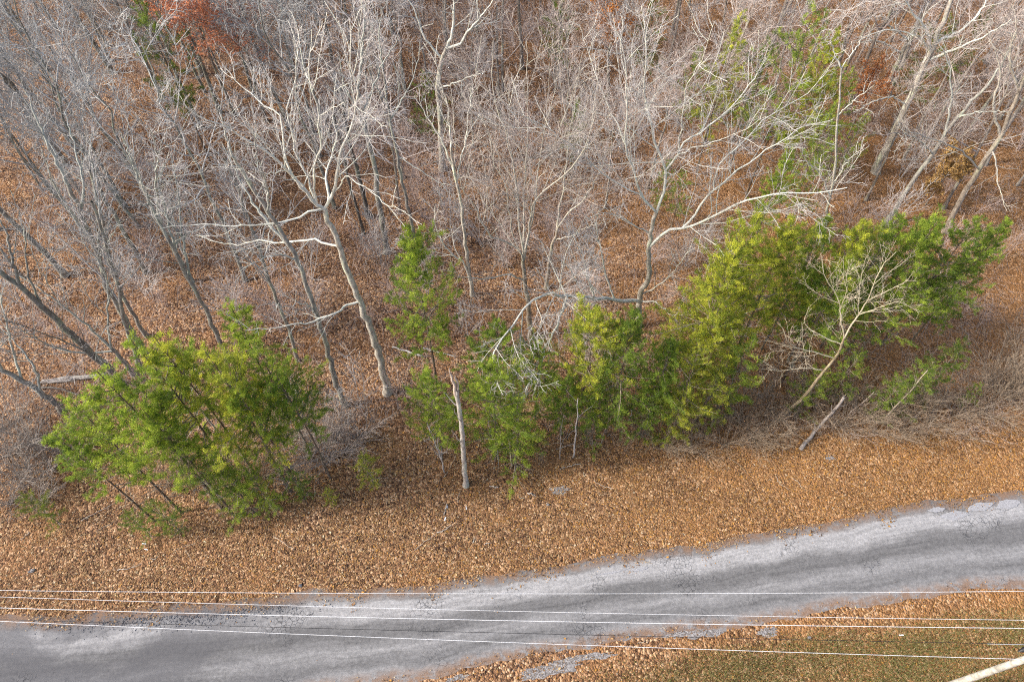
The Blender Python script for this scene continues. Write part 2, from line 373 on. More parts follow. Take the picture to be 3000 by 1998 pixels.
gravel(2200, fx2, 22, 'gravel', .026, flat_mat('grey_stone', (.30, .29, .29), .9, .2, .4, 12))

# ------------------------------------------------------------------ power pole and lines
POLEW = flat_mat('weathered_pole_wood', (.40, .385, .34), .85, .15, .4, 5)
METAL = flat_mat('galvanised_metal', (.45, .46, .47), .45, .5, .1, 6)
ALU = flat_mat('bright_aluminium_wire', (.74, .75, .76), .45, .5, .05, 3)
BLACK = flat_mat('black_rubber', (.015, .015, .017), .5, .4, .2, 8)
CERAM = flat_mat('glazed_insulator', (.35, .36, .37), .25, .6, .1, 5)
def cap_tube(g, p0, p1, r0, r1, sides=14, K=6):
    p0, p1 = np.array(p0, float), np.array(p1, float); t = np.linspace(0, 1, K)[:, None]; P = p0 + (p1 - p0)*t; d = nrm(p1 - p0)*.004
    R = np.linspace(r0, r1, K); g.tubes(np.concatenate([[p0 - d], P, [p1 + d]]), np.concatenate([[.001], R, [.001]]), sides)
def box(g, c, h):
    c, h = np.array(c, float), np.array(h, float); v = np.array([(a, b, d) for a in (-1, 1) for b in (-1, 1) for d in (-1, 1)])*h + c
    g.add(v, [(0, 1, 3, 2), (4, 6, 7, 5), (0, 4, 5, 1), (2, 3, 7, 6), (0, 2, 6, 4), (1, 5, 7, 3)])
PX, PY = 19.3, 5.42
AZ = 11.55; WY = (6.93, 5.93, 5.76, 4.66)
def pole(x, y, ys, label):
    r = empty('utility_pole', (x, y, 0)); g = Geo(); cap_tube(g, (0, 0, -.3), (0, 0, 12.1), .16, .105, 18, 12); obj('shaft', g, POLEW, r)
    g = Geo(); box(g, (.17, (ys[0] + ys[3])/2 - y, AZ), (.055, abs(ys[0] - ys[3])/2 + .22, .06)); ca = obj('crossarm', g.mesh('crossarm', False), POLEW, r)
    for q, w in enumerate(ys):
        g = Geo(); zz = AZ + .06
        if q == 2: g.tubes(np.array([(.17, w - y, AZ - .06), (.17, w - y, AZ - .14), (.17, w - y, AZ - .15), (.17, w - y, AZ - .2)]), np.array([.03, .05, .03, .02]), 10)
        else: g.tubes(np.array([(.17, w - y, zz), (.17, w - y, zz + .05), (.17, w - y, zz + .06), (.17, w - y, zz + .12), (.17, w - y, zz + .16)]), np.array([.03, .055, .035, .055, .015]), 10)
        obj('insulator', g, CERAM, ca)
    g = Geo(); g.tubes(np.array([(.11, 0, AZ - .9), (.17, .55, AZ - .06)]), np.array([.02, .02]), 6); obj('brace', g, METAL, r)
    return tag(r, label, 'utility pole', 'wooden poles carrying the overhead wires')
rp = pole(PX, PY, WY, 'pale weathered wooden utility pole beside the grassy verge')
wires = []
XR, XL = PX + .17, -42.0
Yl = []
for q, (yl, dz) in enumerate(((1729, .16), (1748, .16), (1780, -.2), (1819, .16))):
    zr = AZ + .02 + dz; sag = 1.05; L = atz(0, yl, zr - 4*sag*.24); mm = (L[1] - WY[q])/(L[0] - XR); Yl.append(WY[q] + mm*(XL - XR))
    X = np.linspace(XL, XR, 90); s_ = (XR - X)/(XR - XL); P_ = np.stack([X, WY[q] + mm*(X - XR), zr - 4*sag*s_*(1 - s_)], -1)
    g = Geo(); g.tubes(P_, np.full(90, (.007, .0066, .009, .0075)[q]), 6); o = obj('power_line', g, ALU)
    tag(o, ['bright overhead wire running farthest from the pole, closest to the trees', 'bright overhead wire just above the middle pair of lines', 'thicker bright overhead wire slung just under the crossarm', 'bright overhead wire crossing over the wooden pole shaft'][q], 'wire', 'overhead wires above the road')
zr = 9.45; R_ = atz(3000, 1886, zr - .02); L = atz(759, 1834, zr - 4*.55*.22); mm = (L[1] - R_[1])/(L[0] - R_[0]); X = np.linspace(XL, PX - .05, 90); s_ = (X[-1] - X)/(X[-1] - XL)
CABLE_END = np.array([X[-1], R_[1] + mm*(X[-1] - R_[0]), zr]); g = Geo(); g.tubes(np.stack([X, R_[1] + mm*(X - R_[0]), zr - 4*.55*s_*(1 - s_)], -1), np.full(90, .0085), 6)
tag(obj('power_line', g, BLACK), 'thin dark cable hanging below the bright overhead wires', 'wire', 'overhead wires above the road')
lp = pole(XL - .17, Yl[2] - .4, Yl, 'pale weathered wooden utility pole at the far end of the wires')
# service cable stub with a black splice closure near the pole
g = Geo(); dC = np.array([1, mm, 0.05]); a = CABLE_END - dC*1.9; g.tubes(np.array([a, a + dC*.6, CABLE_END - dC*.3, CABLE_END, [PX, PY, 9.5]]) - [0, 0, .03], np.array([.012, .018, .02, .02, .02]), 7); obj('cable_end', g, METAL, rp, loc=(-PX, -PY, 0))
g = Geo(); a = atz(2981, 1909, 9.0); b = atz(3052, 1884, 9.35); n = 9; t = np.linspace(0, 1, n)[:, None]; P_ = a + (b - a)*t
g.tubes(P_, np.array([.002, .06, .085, .09, .09, .09, .085, .05, .02]), 12); obj('splice_closure', g, BLACK, rp, loc=(-PX, -PY, 0))
g = Geo(); g.tubes(np.array([b, [PX, PY, 9.4]]), np.array([.025, .025]), 6); obj('bracket', g, METAL, rp, loc=(-PX, -PY, 0))

# ------------------------------------------------------------------ bare trees
def resample(pts, K, jit=0., r=rng):
    pts = np.asarray(pts, float); d = np.r_[0, np.cumsum(np.linalg.norm(np.diff(pts, axis=0), axis=1))]
    n = len(pts); tt = np.linspace(0, d[-1], K); out = np.zeros((K, 3))
    if n < 3: out = np.stack([np.interp(tt, d, pts[:, a]) for a in range(3)], -1)
    else:
        m = np.gradient(pts, d, axis=0); i = np.clip(np.searchsorted(d, tt) - 1, 0, n - 2); h = (d[i + 1] - d[i])[:, None]; u = ((tt - d[i])/(d[i + 1] - d[i]))[:, None]
        out = (2*u**3 - 3*u**2 + 1)*pts[i] + (u**3 - 2*u**2 + u)*h*m[i] + (-2*u**3 + 3*u**2)*pts[i + 1] + (u**3 - u**2)*h*m[i + 1]
    if jit: j = r.normal(0, jit, (K, 3)); j[0] = 0; out = out + j
    return out
def kids(P, R, per, tmin, ang, lf, K, up, jit, r, rr=.55, rmin=.0055, lmax=9, lmin=.25, tmax=.98, bias=None):
    """side branches of every polyline in P (B,K,3); per = branches per metre"""
    B, Kp, _ = P.shape; Ls = np.linalg.norm(np.diff(P, axis=1), axis=2).sum(1)
    n = np.maximum(1, np.round(Ls*per + r.uniform(-.4, .4, B))).astype(int); idx = np.repeat(np.arange(B), n); N = len(idx)
    off = np.arange(N) - np.repeat(np.cumsum(n) - n, n); t = tmin + (tmax - tmin)*((off + r.random(N))/np.repeat(n, n)); t = t.clip(0, .999)
    f = t*(Kp - 1); i = f.astype(int); w = (f - i)[:, None]
    p = P[idx, i]*(1 - w) + P[idx, i + 1]*w; T = nrm(P[idx, i + 1] - P[idx, i]); rad = R[idx, i]*(1 - w[:, 0]) + R[idx, i + 1]*w[:, 0]
    perp = nrm(np.cross(T, r.normal(size=(N, 3)))); a = r.normal(ang, .18, N)[:, None]
    d = nrm(np.cos(a)*T + np.sin(a)*perp + np.array([0, 0, up])*r.uniform(.4, 1.3, (N, 1)))
    if bias is not None: d = nrm(d + bias)
    L = (Ls[idx]*lf*(1.1 - .7*t)*r.uniform(.55, 1.25, N)).clip(lmin, lmax)
    r0 = np.maximum(rad*rr*r.uniform(.7, 1.05, N), rmin); Q = np.zeros((N, K, 3)); Q[:, 0] = p
    for k in range(1, K):
        d = nrm(d + r.normal(0, jit, (N, 3)) + np.array([0, 0, up*.22])); Q[:, k] = Q[:, k - 1] + d*(L/(K - 1))[:, None]
    RR = r0[:, None]*(1 - np.linspace(0, .72, K))[None]; return Q, np.maximum(RR, rmin*.75)
def twigs(g, P, R, r, d1=1.1, d2=3.2, d3=4.5, up=.09, tmin=.2, lf1=.44, th=1., ga=None):
    a, ar = kids(P, R, d1, tmin, .8, lf1, 8, up, .11, r, .55, .017*th, 6.0)
    (ga or g).tubes(a, ar, 4)
    b, br = kids(a, ar, d2, .12, .78, .46, 5, up*.7, .13, r, .62, .0105*th, 2.6)
    g.tubes(b, br, 3)
    c, cr = kids(b, br, d3, .15, .72, .6, 3, up*.4, .13, r, .7, .0075*th, 1.3, .3)
    g.tubes(c, cr, 3)
    return b, c

def hero(name, label, base, trunk, rad, limbs, seed, cols=((1, 1, 1), (1, 1, 1), (1, 1, 1)), dens=1., bark=None, cat='tree', group=None, top_extra=None, small=1.):
    """base, trunk, limbs: survey points; trunk stands in the vertical plane of its base, limbs reach towards or away by dy metres"""
    r = np.random.default_rng(seed); bp = atz(*base); Y = bp[1]; z0 = float(gz(bp[0], Y)) - .12
    root = empty(name, (bp[0], Y, z0)); o3 = np.array([bp[0], Y, z0])
    tp = [bp + [0, 0, z0]] + [atY(px, py, Y) for px, py in trunk]
    Pt = resample(tp, max(14, 3*len(tp)), .035*small, r); n = len(Pt); Rt = rad*(1 - np.linspace(0, 1, n)*.52); Rt[0] *= 1.55; Rt[1] *= 1.12
    Rt = Rt*r.uniform(.94, 1.06, n)
    g = Geo(); g.tubes(Pt - o3, Rt, 12); obj('trunk', g, bark or BARK, root, cols[0])
    LP, LR = [], []
    for lm in limbs:
        pts, dy = lm[0], lm[1]; fac = lm[2] if len(lm) > 2 else .62
        d0 = lm[3] if len(lm) > 3 else 0.; m = len(pts); ss = np.linspace(0, 1, m); P3 = [atY(px, py, Y + d0 + (dy - d0)*s_**1.2) for (px, py), s_ in zip(pts, ss)]
        # start on the nearest piece of wood already there
        allp = np.concatenate([Pt] + [l for l in LP]); allr = np.concatenate([Rt] + [l for l in LR]); k = np.linalg.norm(allp - P3[0], axis=1).argmin()
        P3 = np.array(P3); P3 = P3 + (allp[k] - P3[0])*(1 - ss[:, None])**2
        K = 18; Pl = resample(P3, K, .035*small, r); rl_ = allr[k]*min(.95, fac*1.12); Rl = rl_*(1 - np.linspace(0, 1, K)*.8)
        LP.append(Pl); LR.append(Rl); g = Geo(); g.tubes(Pl - o3, Rl, 8); obj('limb', g, BARKPALE if bark is None else bark, root, cols[1])
    g = Geo()
    A = np.stack(LP) if LP else np.zeros((0, 18, 3))
    if top_extra is None: top_extra = not limbs
    if top_extra:                                    # no traced limbs: let the trunk carry its own crown
        Q, QR = kids(Pt[None], Rt[None], .9*dens, .45, .62, .42, 10, .32, .13, r, .5, .02, 6.5); g.tubes(Q - o3, QR, 6); A2, R2 = Q, QR
        b, c = twigs(g2 := Geo(), A2 - o3, R2, r, 1.4*dens, 3.0, 3.4, th=.95); g.v += g2.v; g.q += [q_ + g.n for q_ in g2.q]; g.n += g2.n
    if len(LP):
        ga = Geo(); twigs(g3 := Geo(), A - o3, np.stack(LR), r, 1.4*dens, 3.0, 4.0, th=.95*small**.8, ga=ga); tag(obj('branches', ga, BARKPALE if bark is None else bark, root, tuple(.86*c_ for c_ in cols[1])), kind='stuff'); g.v += g3.v; g.q += [q_ + g.n for q_ in g3.q]; g.n += g3.n
    obj('crown', g, TWIG, root, cols[2])
    return tag(root, label, cat, group)

PALE = ((1.35, 1.35, 1.27), (1.2, 1.2, 1.14), (.86, .85, .83)); GREY = ((.85, .87, .86), (.74, .77, .75), (.72, .725, .72)); BRN = ((1.0, .93, .84), (.84, .79, .72), (.76, .70, .65))
hero('bare_tree', 'tall pale leafless tree with hooked limb, leaning trunk rising behind a red-stemmed evergreen', (1135, 1150), [(1112, 1043), (1085, 962), (1054, 887), (1027, 815), (1010, 775), (996, 720), (980, 682), (963, 649), (948, 615)], .235, [
    ([(944, 607), (911, 588), (893, 562), (844, 504), (804, 464), (732, 411), (656, 370), (603, 348), (540, 310)], -1.5, .66),
    ([(893, 562), (839, 491), (826, 402), (817, 339), (768, 304), (714, 259), (650, 190)], 2.5, .75),
    ([(944, 600), (915, 531), (875, 446), (857, 379), (848, 304), (862, 250), (875, 89)], 1.5, .6),
    ([(944, 600), (934, 573), (929, 529), (929, 482), (942, 402), (933, 339), (905, 200), (915, 90)], -1.0, .55),
    ([(955, 600), (963, 580), (961, 538), (957, 500), (985, 420), (975, 330), (990, 220)], 3.0, .5),
    ([(955, 600), (973, 565), (984, 533), (992, 506), (1005, 430), (1040, 330), (1049, 268), (1031, 178), (1025, 60)], -.8, .6),
    ([(973, 565), (992, 548), (1003, 538), (1007, 521), (1022, 519), (1042, 531), (1072, 552), (1101, 573), (1130, 598), (1155, 607), (1187, 621)], -3.0, .5),
    ([(938, 622), (910, 624), (860, 645), (800, 655), (670, 661), (545, 661), (470, 668)], -2.0, .42),
    ([(990, 707), (960, 704), (929, 697), (804, 708), (777, 704), (661, 717), (603, 700)], 1.0, .42),
    ([(1045, 887), (1000, 900), (991, 913), (915, 940), (839, 958), (714, 967)], -3.0, .36),
    ([(842, 500), (790, 510), (720, 500), (660, 470)], -2.5, .45)], 101, PALE)
hero('bare_tree', 'straight grey leafless tree with dark lower trunk beside the hooked-limb pale tree', (1015, 1187), [(995, 1154), (960, 1029), (929, 918), (897, 829), (870, 762), (840, 700), (800, 640), (760, 580), (725, 530)], .165, [
    ([(840, 700), (780, 640), (740, 590), (690, 500), (650, 420)], 2.0, .7), ([(800, 640), (790, 560), (760, 470), (745, 380)], -1.5, .6), ([(725, 530), (690, 470), (660, 400), (640, 300)], 0, .8), ([(870, 762), (820, 740), (760, 760), (700, 800)], -2, .35), ([(930, 918), (890, 890), (840, 900), (790, 880)], -1.5, .25)], 102, GREY)
hero('bare_tree', 'thin dark leafless tree standing left of the straight grey tree', (875, 1063), [(844, 962), (804, 864), (777, 788), (750, 700), (720, 620), (690, 540), (660, 470)], .115, [], 103, GREY, 1.1)
hero('bare_tree', 'many-stemmed leafless tree fanning out from one short trunk in the russet clearing', (1556, 985), [(1550, 930), (1545, 882), (1536, 820), (1536, 790), (1530, 762)], .2, [
    ([(1522, 755), (1510, 725), (1475, 700), (1446, 695), (1411, 654), (1393, 607), (1360, 560), (1330, 470)], -1.5, .55),
    ([(1522, 744), (1491, 708), (1469, 670), (1429, 607), (1388, 540), (1345, 430), (1310, 320)], 2.0, .55),
    ([(1527, 753), (1509, 717), (1491, 625), (1478, 536), (1446, 482), (1433, 402), (1402, 290), (1390, 170)], .5, .62),
    ([(1530, 755), (1522, 670), (1513, 558), (1496, 446), (1473, 357), (1446, 268), (1440, 120)], 2.5, .6),
    ([(1536, 775), (1545, 730), (1554, 672), (1563, 603), (1594, 563), (1634, 531), (1683, 482), (1714, 424), (1745, 330)], -1.5, .66),
    ([(1545, 735), (1560, 680), (1576, 558), (1589, 446), (1616, 313), (1640, 180), (1650, 60)], 1.5, .6),
    ([(1530, 760), (1530, 680), (1534, 560), (1545, 420), (1548, 280), (1545, 120)], 3.5, .5),
    ([(1536, 824), (1482, 806), (1438, 817), (1357, 811), (1290, 802)], -2.5, .42),
    ([(1576, 558), (1620, 480), (1640, 380), (1690, 260), (1720, 150)], -1, .6)], 104, BRN, .7)
hero('bare_tree', 'crooked brown leafless tree growing against the many-stemmed tree', (1600, 838), [(1603, 815), (1612, 762), (1621, 708), (1638, 663)], .15, [
    ([(1638, 663), (1656, 638), (1714, 580), (1760, 500), (1790, 420)], -1, .75), ([(1630, 690), (1640, 600), (1660, 500), (1670, 380), (1690, 250)], 1.5, .75), ([(1621, 708), (1680, 690), (1730, 660), (1790, 650)], -2.0, .5)], 105, BRN)
hero('bare_tree', 'big white-barked leafless tree with long right limb and hanging left limb over evergreens', (1872, 952), [(1873, 894), (1879, 851), (1897, 826), (1901, 780), (1901, 729), (1907, 683), (1912, 644), (1922, 622)], .205, [
    ([(1925, 619), (1938, 583), (1945, 558), (1951, 518), (1938, 469), (1915, 402), (1902, 339), (1888, 250), (1893, 134), (1880, 20)], 1.0, .72),
    ([(1951, 518), (1978, 482), (2000, 429), (2058, 393), (2098, 353), (2147, 312), (2200, 250), (2250, 147)], 2.0, .75),
    ([(1978, 482), (1990, 400), (2000, 308), (2022, 232), (2058, 170), (2090, 60)], -1.5, .7),
    ([(1910, 624), (1897, 606), (1877, 583), (1864, 550), (1848, 482), (1830, 402), (1839, 321), (1835, 230), (1820, 100)], -1.0, .62),
    ([(1830, 415), (1795, 339), (1759, 250), (1732, 179), (1700, 70)], 2.0, .7),
    ([(1897, 606), (1869, 575), (1833, 555), (1781, 527), (1714, 464), (1665, 420), (1625, 393), (1527, 330), (1450, 290)], -2.0, .55),
    ([(1897, 675), (1851, 652), (1800, 629), (1770, 622), (1720, 640)], -1.5, .3),
    ([(1912, 731), (1928, 711), (1979, 675), (2030, 667), (2068, 649), (2149, 606), (2192, 589), (2250, 576), (2330, 562), (2411, 562), (2482, 549)], -2.5, .62),
    ([(1989, 665), (2019, 637), (2050, 596), (2089, 554), (2156, 504), (2223, 455), (2286, 411), (2348, 375), (2437, 353)], .5, .85),
    ([(2096, 545), (2107, 482), (2165, 424), (2232, 357), (2304, 308), (2371, 268), (2430, 200)], 2.5, .75),
    ([(1951, 500), (2000, 446), (2071, 424), (2156, 393), (2240, 340)], -2.0, .5),
    ([(1866, 884), (1833, 887), (1781, 878), (1714, 873), (1643, 869), (1598, 864), (1545, 891), (1500, 954), (1455, 1016), (1433, 1078)], -9.0, .7),
    ([(1638, 870), (1629, 918), (1598, 998), (1571, 1065), (1540, 1141), (1527, 1186)], -9.5, .85, -3.2),
    ([(1598, 998), (1594, 1029), (1580, 1110), (1598, 1154)], -9.0, .85, -5.4),
    ([(1728, 873), (1732, 806), (1741, 739), (1743, 677), (1755, 610)], -2.2, .5),
    ([(1879, 869), (1915, 848), (1953, 820), (1979, 787), (2024, 731)], -1.5, .26), ([(1884, 877), (1922, 882), (1963, 917), (1989, 922), (2030, 900)], -2.5, .26)], 106, PALE)
hero('bare_sapling', 'young tan leafless tree leaning right in front of the bright evergreens', (2281, 1228), [(2357, 1159), (2402, 1101), (2460, 1025), (2473, 989)], .105, [
    ([(2473, 989), (2464, 940), (2455, 873), (2415, 806), (2406, 748)], .4, .6), ([(2473, 989), (2491, 958), (2509, 931), (2536, 891), (2562, 829), (2589, 775), (2625, 739)], .2, .8),
    ([(2509, 931), (2512, 890), (2518, 837), (2536, 753)], .6, .6), ([(2509, 931), (2576, 904), (2625, 887), (2687, 909)], -.5, .6), ([(2536, 891), (2590, 860), (2647, 829), (2679, 797)], 0, .6),
    ([(2560, 835), (2600, 800), (2640, 775), (2665, 750)], .6, .6), ([(2460, 1003), (2402, 980), (2357, 945), (2370, 900)], .8, .5), ([(2440, 1047), (2380, 1030), (2321, 1012), (2290, 962)], -.4, .5), ([(2400, 1080), (2350, 1075), (2290, 1085), (2230, 1080)], -.6, .4), ([(2455, 920), (2480, 850), (2475, 790)], -.3, .6)], 107, ((1.0, .88, .66), (.95, .86, .68), (1.2, 1.08, .85)), 1.5, small=.4)
hero('bare_tree', 'stout dark leafless tree leaning out left above the fallen grey log', (352, 1125), [(344, 1110), (223, 994), (120, 895), (67, 846), (0, 797), (-60, 740)], .235, [
    ([(67, 846), (40, 760), (20, 690), (-30, 600)], 1.5, .6), ([(0, 797), (-60, 700), (-110, 620)], -1, .7), ([(120, 895), (80, 800), (75, 720), (60, 640), (30, 560)], 3, .4), ([(310, 1075), (210, 1010), (150, 985), (60, 950), (-20, 935)], -2, .32)], 108, ((.62, .62, .6), GREY[1], GREY[2]), bark=BARK)
hero('bare_tree', 'grey leafless tree forking low with a level left limb, beside the stout leaning tree', (392, 1095), [(379, 1079), (345, 1040), (330, 1020)], .20, [
    ([(330, 1020), (260, 955), (196, 904), (140, 860), (89, 824), (20, 790)], 1, .85), ([(330, 1020), (319, 940), (319, 873), (286, 762), (250, 717), (230, 620)], 2.0, .7), ([(330, 1025), (268, 1032), (170, 1020), (89, 980), (0, 922)], -2.0, .6), ([(196, 904), (120, 790), (85, 700), (70, 650)], -1, .6)], 109, GREY)
hero('bare_tree', 'tall grey leafless tree with long straight trunk behind the low-forking tree', (430, 1035), [(402, 998), (353, 909), (308, 829), (290, 753), (262, 690), (235, 620), (200, 540)], .19, [
    ([(308, 829), (290, 753), (290, 625), (277, 536), (265, 420)], 1.5, .55), ([(262, 690), (200, 610), (150, 520), (120, 430)], -1, .6), ([(200, 540), (150, 440), (100, 330), (70, 250)], 1, .8), ([(235, 620), (240, 520), (215, 420), (190, 330)], 3, .6), ([(290, 753), (330, 690), (350, 640)], -1.5, .35)], 110, GREY)
hero('bare_tree', 'dark slim leafless tree tucked against the tall grey straight-trunked tree', (408, 1072), [(379, 985), (357, 900), (335, 800), (300, 690), (270, 590)], .14, [], 111, GREY)
hero('bare_tree', 'twin slim leafless tree right of the tall grey straight-trunked tree', (432, 985), [(420, 971), (379, 900), (339, 820), (312, 708), (290, 600), (262, 500)], .13, [], 112, GREY)
hero('bare_tree', 'leaning dark leafless tree at the brushy corner beside the evergreen thicket', (185, 1203), [(179, 1195), (112, 1145), (45, 1105), (0, 1083), (-70, 1030)], .20, [
    ([(112, 1145), (90, 1060), (40, 1000), (0, 960)], 2, .5), ([(60, 1115), (40, 1040), (10, 900), (-20, 800)], 3, .5), ([(0, 1083), (-50, 980), (-80, 900)], 0, .7)], 113, GREY)
hero('bare_tree', 'slender clumped leafless tree rising behind the left evergreen thicket', (668, 1050), [(625, 958), (580, 864), (540, 797), (491, 695), (469, 661), (415, 536)], .15, [
    ([(540, 797), (500, 690), (480, 600), (450, 480)], 1.5, .75), ([(491, 695), (440, 600), (400, 500), (357, 446)], -1, .7), ([(580, 864), (545, 760), (530, 660), (520, 560), (500, 450)], 2.5, .7), ([(415, 536), (380, 450), (350, 380)], 0, .8), ([(469, 661), (455, 560), (460, 460), (440, 380)], -2, .6)], 114, GREY, 1.5)
hero('bare_tree', 'straight grey leafless tree rising behind the red-stemmed evergreen', (1132, 740), [(1125, 670), (1107, 580), (1098, 491), (1076, 402), (1067, 335), (1049, 268)], .22, [
    ([(1076, 402), (1050, 330), (1010, 250), (990, 160)], -1, .6), ([(1067, 335), (1095, 260), (1120, 190), (1170, 110)], 1.5, .6), ([(1049, 268), (1060, 180), (1065, 80), (1075, -10)], 0, .8)], 115, GREY)
hero('bare_tree', 'dark twin-trunk leafless tree in the russet clearing', (1080, 632), [(1049, 513), (1027, 429), (1010, 350), (1000, 260)], .19, [], 116, GREY, bark=BARKDARK)
hero('bare_tree', 'thin dark leafless tree between two straight trunks in the clearing', (1063, 682), [(1045, 610), (1027, 549), (1010, 470), (990, 390), (975, 300)], .12, [], 117, GREY, bark=BARKDARK)
hero('bare_tree', 'slim mossy leafless tree right of the dark trunks in the clearing', (1216, 705), [(1210, 670), (1188, 580), (1165, 469), (1143, 357), (1134, 290), (1120, 200)], .13, [([(1143, 357), (1180, 290), (1220, 200), (1230, 120)], 1, .7), ([(1165, 469), (1220, 500), (1290, 540), (1350, 600)], -2, .4), ([(1120, 200), (1110, 110), (1120, 20)], 0, .8), ([(1134, 290), (1090, 230), (1070, 150)], -1, .6)], 118, GREY)
hero('bare_tree', 'slender pale leafless tree with one swooping left branch in the russet clearing', (1384, 858), [(1375, 790), (1365, 720), (1357, 650), (1352, 600), (1330, 500), (1320, 430)], .14, [
    ([(1384, 815), (1366, 775), (1313, 730), (1286, 686), (1272, 650), (1275, 600)], -1, .5), ([(1330, 500), (1290, 400), (1250, 340), (1210, 280)], 1, .7), ([(1320, 430), (1315, 330), (1290, 240), (1270, 150)], -1, .8), ([(1340, 540), (1360, 430), (1375, 330), (1385, 250)], 1.5, .6)], 119, PALE)
hero('bare_tree', 'tall straight leafless tree with mottled trunk deep behind the far evergreens', (2560, 515), [(2576, 473), (2603, 424), (2665, 290), (2723, 156), (2760, 70), (2790, 0)], .27, [
    ([(2723, 156), (2710, 90), (2660, 20), (2640, -40)], -1, .6), ([(2735, 130), (2830, 80), (2880, 20), (2900, -50)], 1, .6), ([(2710, 185), (2790, 150), (2880, 110), (2960, 60)], -2, .5), ([(2722, 160), (2680, 110), (2600, 90), (2530, 110)], -2, .4), ([(2650, 320), (2610, 290), (2560, 300), (2500, 330)], -3, .3)], 120, PALE)
hero('bare_tree', 'leaning grey leafless tree rising behind the right evergreens near the tan-leaved shrub', (2600, 650), [(2616, 625), (2670, 536), (2737, 446), (2777, 384), (2826, 321), (2893, 250)], .18, [
    ([(2777, 384), (2790, 277), (2777, 179), (2740, 100)], 1, .7), ([(2893, 250), (2940, 180), (2980, 90)], 0, .8), ([(2737, 446), (2680, 400), (2620, 390)], -2, .4), ([(2800, 350), (2870, 330), (2950, 330)], -2, .5)], 121, GREY)
hero('bare_tree', 'tall buff leafless tree leaning right beside the tan-leaved shrub', (2768, 680), [(2781, 652), (2862, 504), (2929, 402), (2995, 250), (3040, 150)], .20, [
    ([(2929, 402), (2910, 320), (2930, 200), (2900, 110)], 1, .6), ([(2862, 504), (2800, 440), (2700, 400), (2640, 380)], -3, .4), ([(2930, 440), (2930, 540), (2950, 620)], -4, .35), ([(2995, 250), (2960, 160), (2980, 60)], 0, .7)], 122, BRN)
hero('bare_tree', 'short thick-trunked leafless tree behind the mottled straight tree', (2605, 240), [(2621, 205), (2661, 116), (2705, 27), (2720, -20)], .23, [([(2661, 116), (2600, 70), (2560, 10)], -1, .6), ([(2640, 160), (2560, 120), (2490, 130)], -2, .5), ([(2705, 27), (2760, -20), (2800, -80)], 0, .7)], 123, PALE)
hero('bare_tree', 'thin white-barked leafless tree standing straight up among the far evergreens', (2408, 740), [(2424, 616), (2446, 491), (2455, 357), (2464, 201)], .10, [([(2455, 357), (2500, 300), (2560, 250)], -1, .6), ([(2464, 201), (2440, 150), (2430, 90)], 0, .8), ([(2464, 201), (2500, 150), (2530, 110)], 1, .7), ([(2430, 590), (2390, 500), (2350, 470)], -1.5, .6), ([(2440, 540), (2480, 480), (2540, 420)], -1, .5)], 124, PALE)
hero('bare_tree', 'old broad-limbed leafless tree deep in the woods behind the clearing', (1297, 495), [(1293, 400), (1292, 192), (1308, 143)], .26, [([(1308, 143), (1321, 112), (1330, 27), (1325, -60)], 0, .75), ([(1308, 140), (1350, 125), (1370, 94), (1428, 27), (1470, -40)], -1, .7), ([(1295, 180), (1240, 110), (1210, 20), (1170, -40)], 1, .6), ([(1293, 260), (1370, 230), (1420, 210)], -2, .4)], 125, PALE)
hero('bare_sapling', 'small silvery bare tree poking out of the left evergreen thicket', (668, 1325), [(625, 1248), (600, 1215), (571, 1181)], .07, [
    ([(571, 1181), (540, 1120), (500, 1100), (450, 1080)], .3, .8), ([(571, 1181), (540, 1090), (530, 1010)], .2, .8), ([(575, 1185), (560, 1110), (575, 1060)], .5, .7), ([(571, 1181), (500, 1165), (450, 1170)], -.5, .7), ([(575, 1190), (520, 1215), (480, 1260)], -1.5, .7), ([(580, 1195), (570, 1240), (540, 1300)], -1.5, .6), ([(575, 1185), (540, 1230), (500, 1290)], -1.0, .6)], 126, ((1.0, 1.0, 1.02), (1.0, 1.02, 1.04), (1.2, 1.22, 1.25)), .9, small=.4)

# ------------------------------------------------------------------ broken trunks and fallen wood
DEADW = bark_mat('dead_grey_wood', (.16, .145, .13), (.36, .33, .31), (.60, .57, .54), (.5, .5, .45))
def snag():
    bp = atz(1365, 1422); r = np.random.default_rng(9); root = empty('dead_snag', (bp[0], bp[1], float(gz(bp[0], bp[1])) - .1)); o3 = np.array(root.location)
    pts = [bp] + [atY(px, py, bp[1]) for px, py in ((1358, 1330), (1355, 1270), (1345, 1190), (1338, 1140))]
    P_ = resample(pts, 18, .03, r); g = Geo(); R_ = np.linspace(.15, .095, 18); R_[0] = .2; g.tubes(P_ - o3, R_, 12); obj('trunk', g, BARK, root, (1.15, 1.15, 1.15))
    for q, (tp, off) in enumerate((((1316, 1076), -.05), ((1331, 1100), .06))):
        e = atY(*tp, bp[1] + off); P2 = resample([P_[-2] + [off*.6, 0, 0], (P_[-1] + e)/2 + [off, 0, 0], e], 8, .02, r)
        g = Geo(); g.tubes(P2 - o3, np.array([.075, .075, .07, .065, .06, .05, .035, .008]), 7); obj('broken_top', g, DEADW, root, (1.25, 1.1, .95))
    for px, py, ex, ey, dy in ((1350, 1300, 1325, 1260, -.5), (1345, 1190, 1300, 1150, .3), (1352, 1240, 1330, 1200, -.6)):
        s0, e = atY(px, py, bp[1]), atY(ex, ey, bp[1] + dy); g = Geo(); g.tubes(resample([s0, (s0 + e)/2 + [0, 0, -.1], e], 6, .03, r) - o3, np.linspace(.03, .008, 6), 5); obj('broken_branch', g, DEADW, root)
    tag(root, 'dead grey snag with splintered bare top at the edge of the roadside evergreens', 'dead tree')
snag()
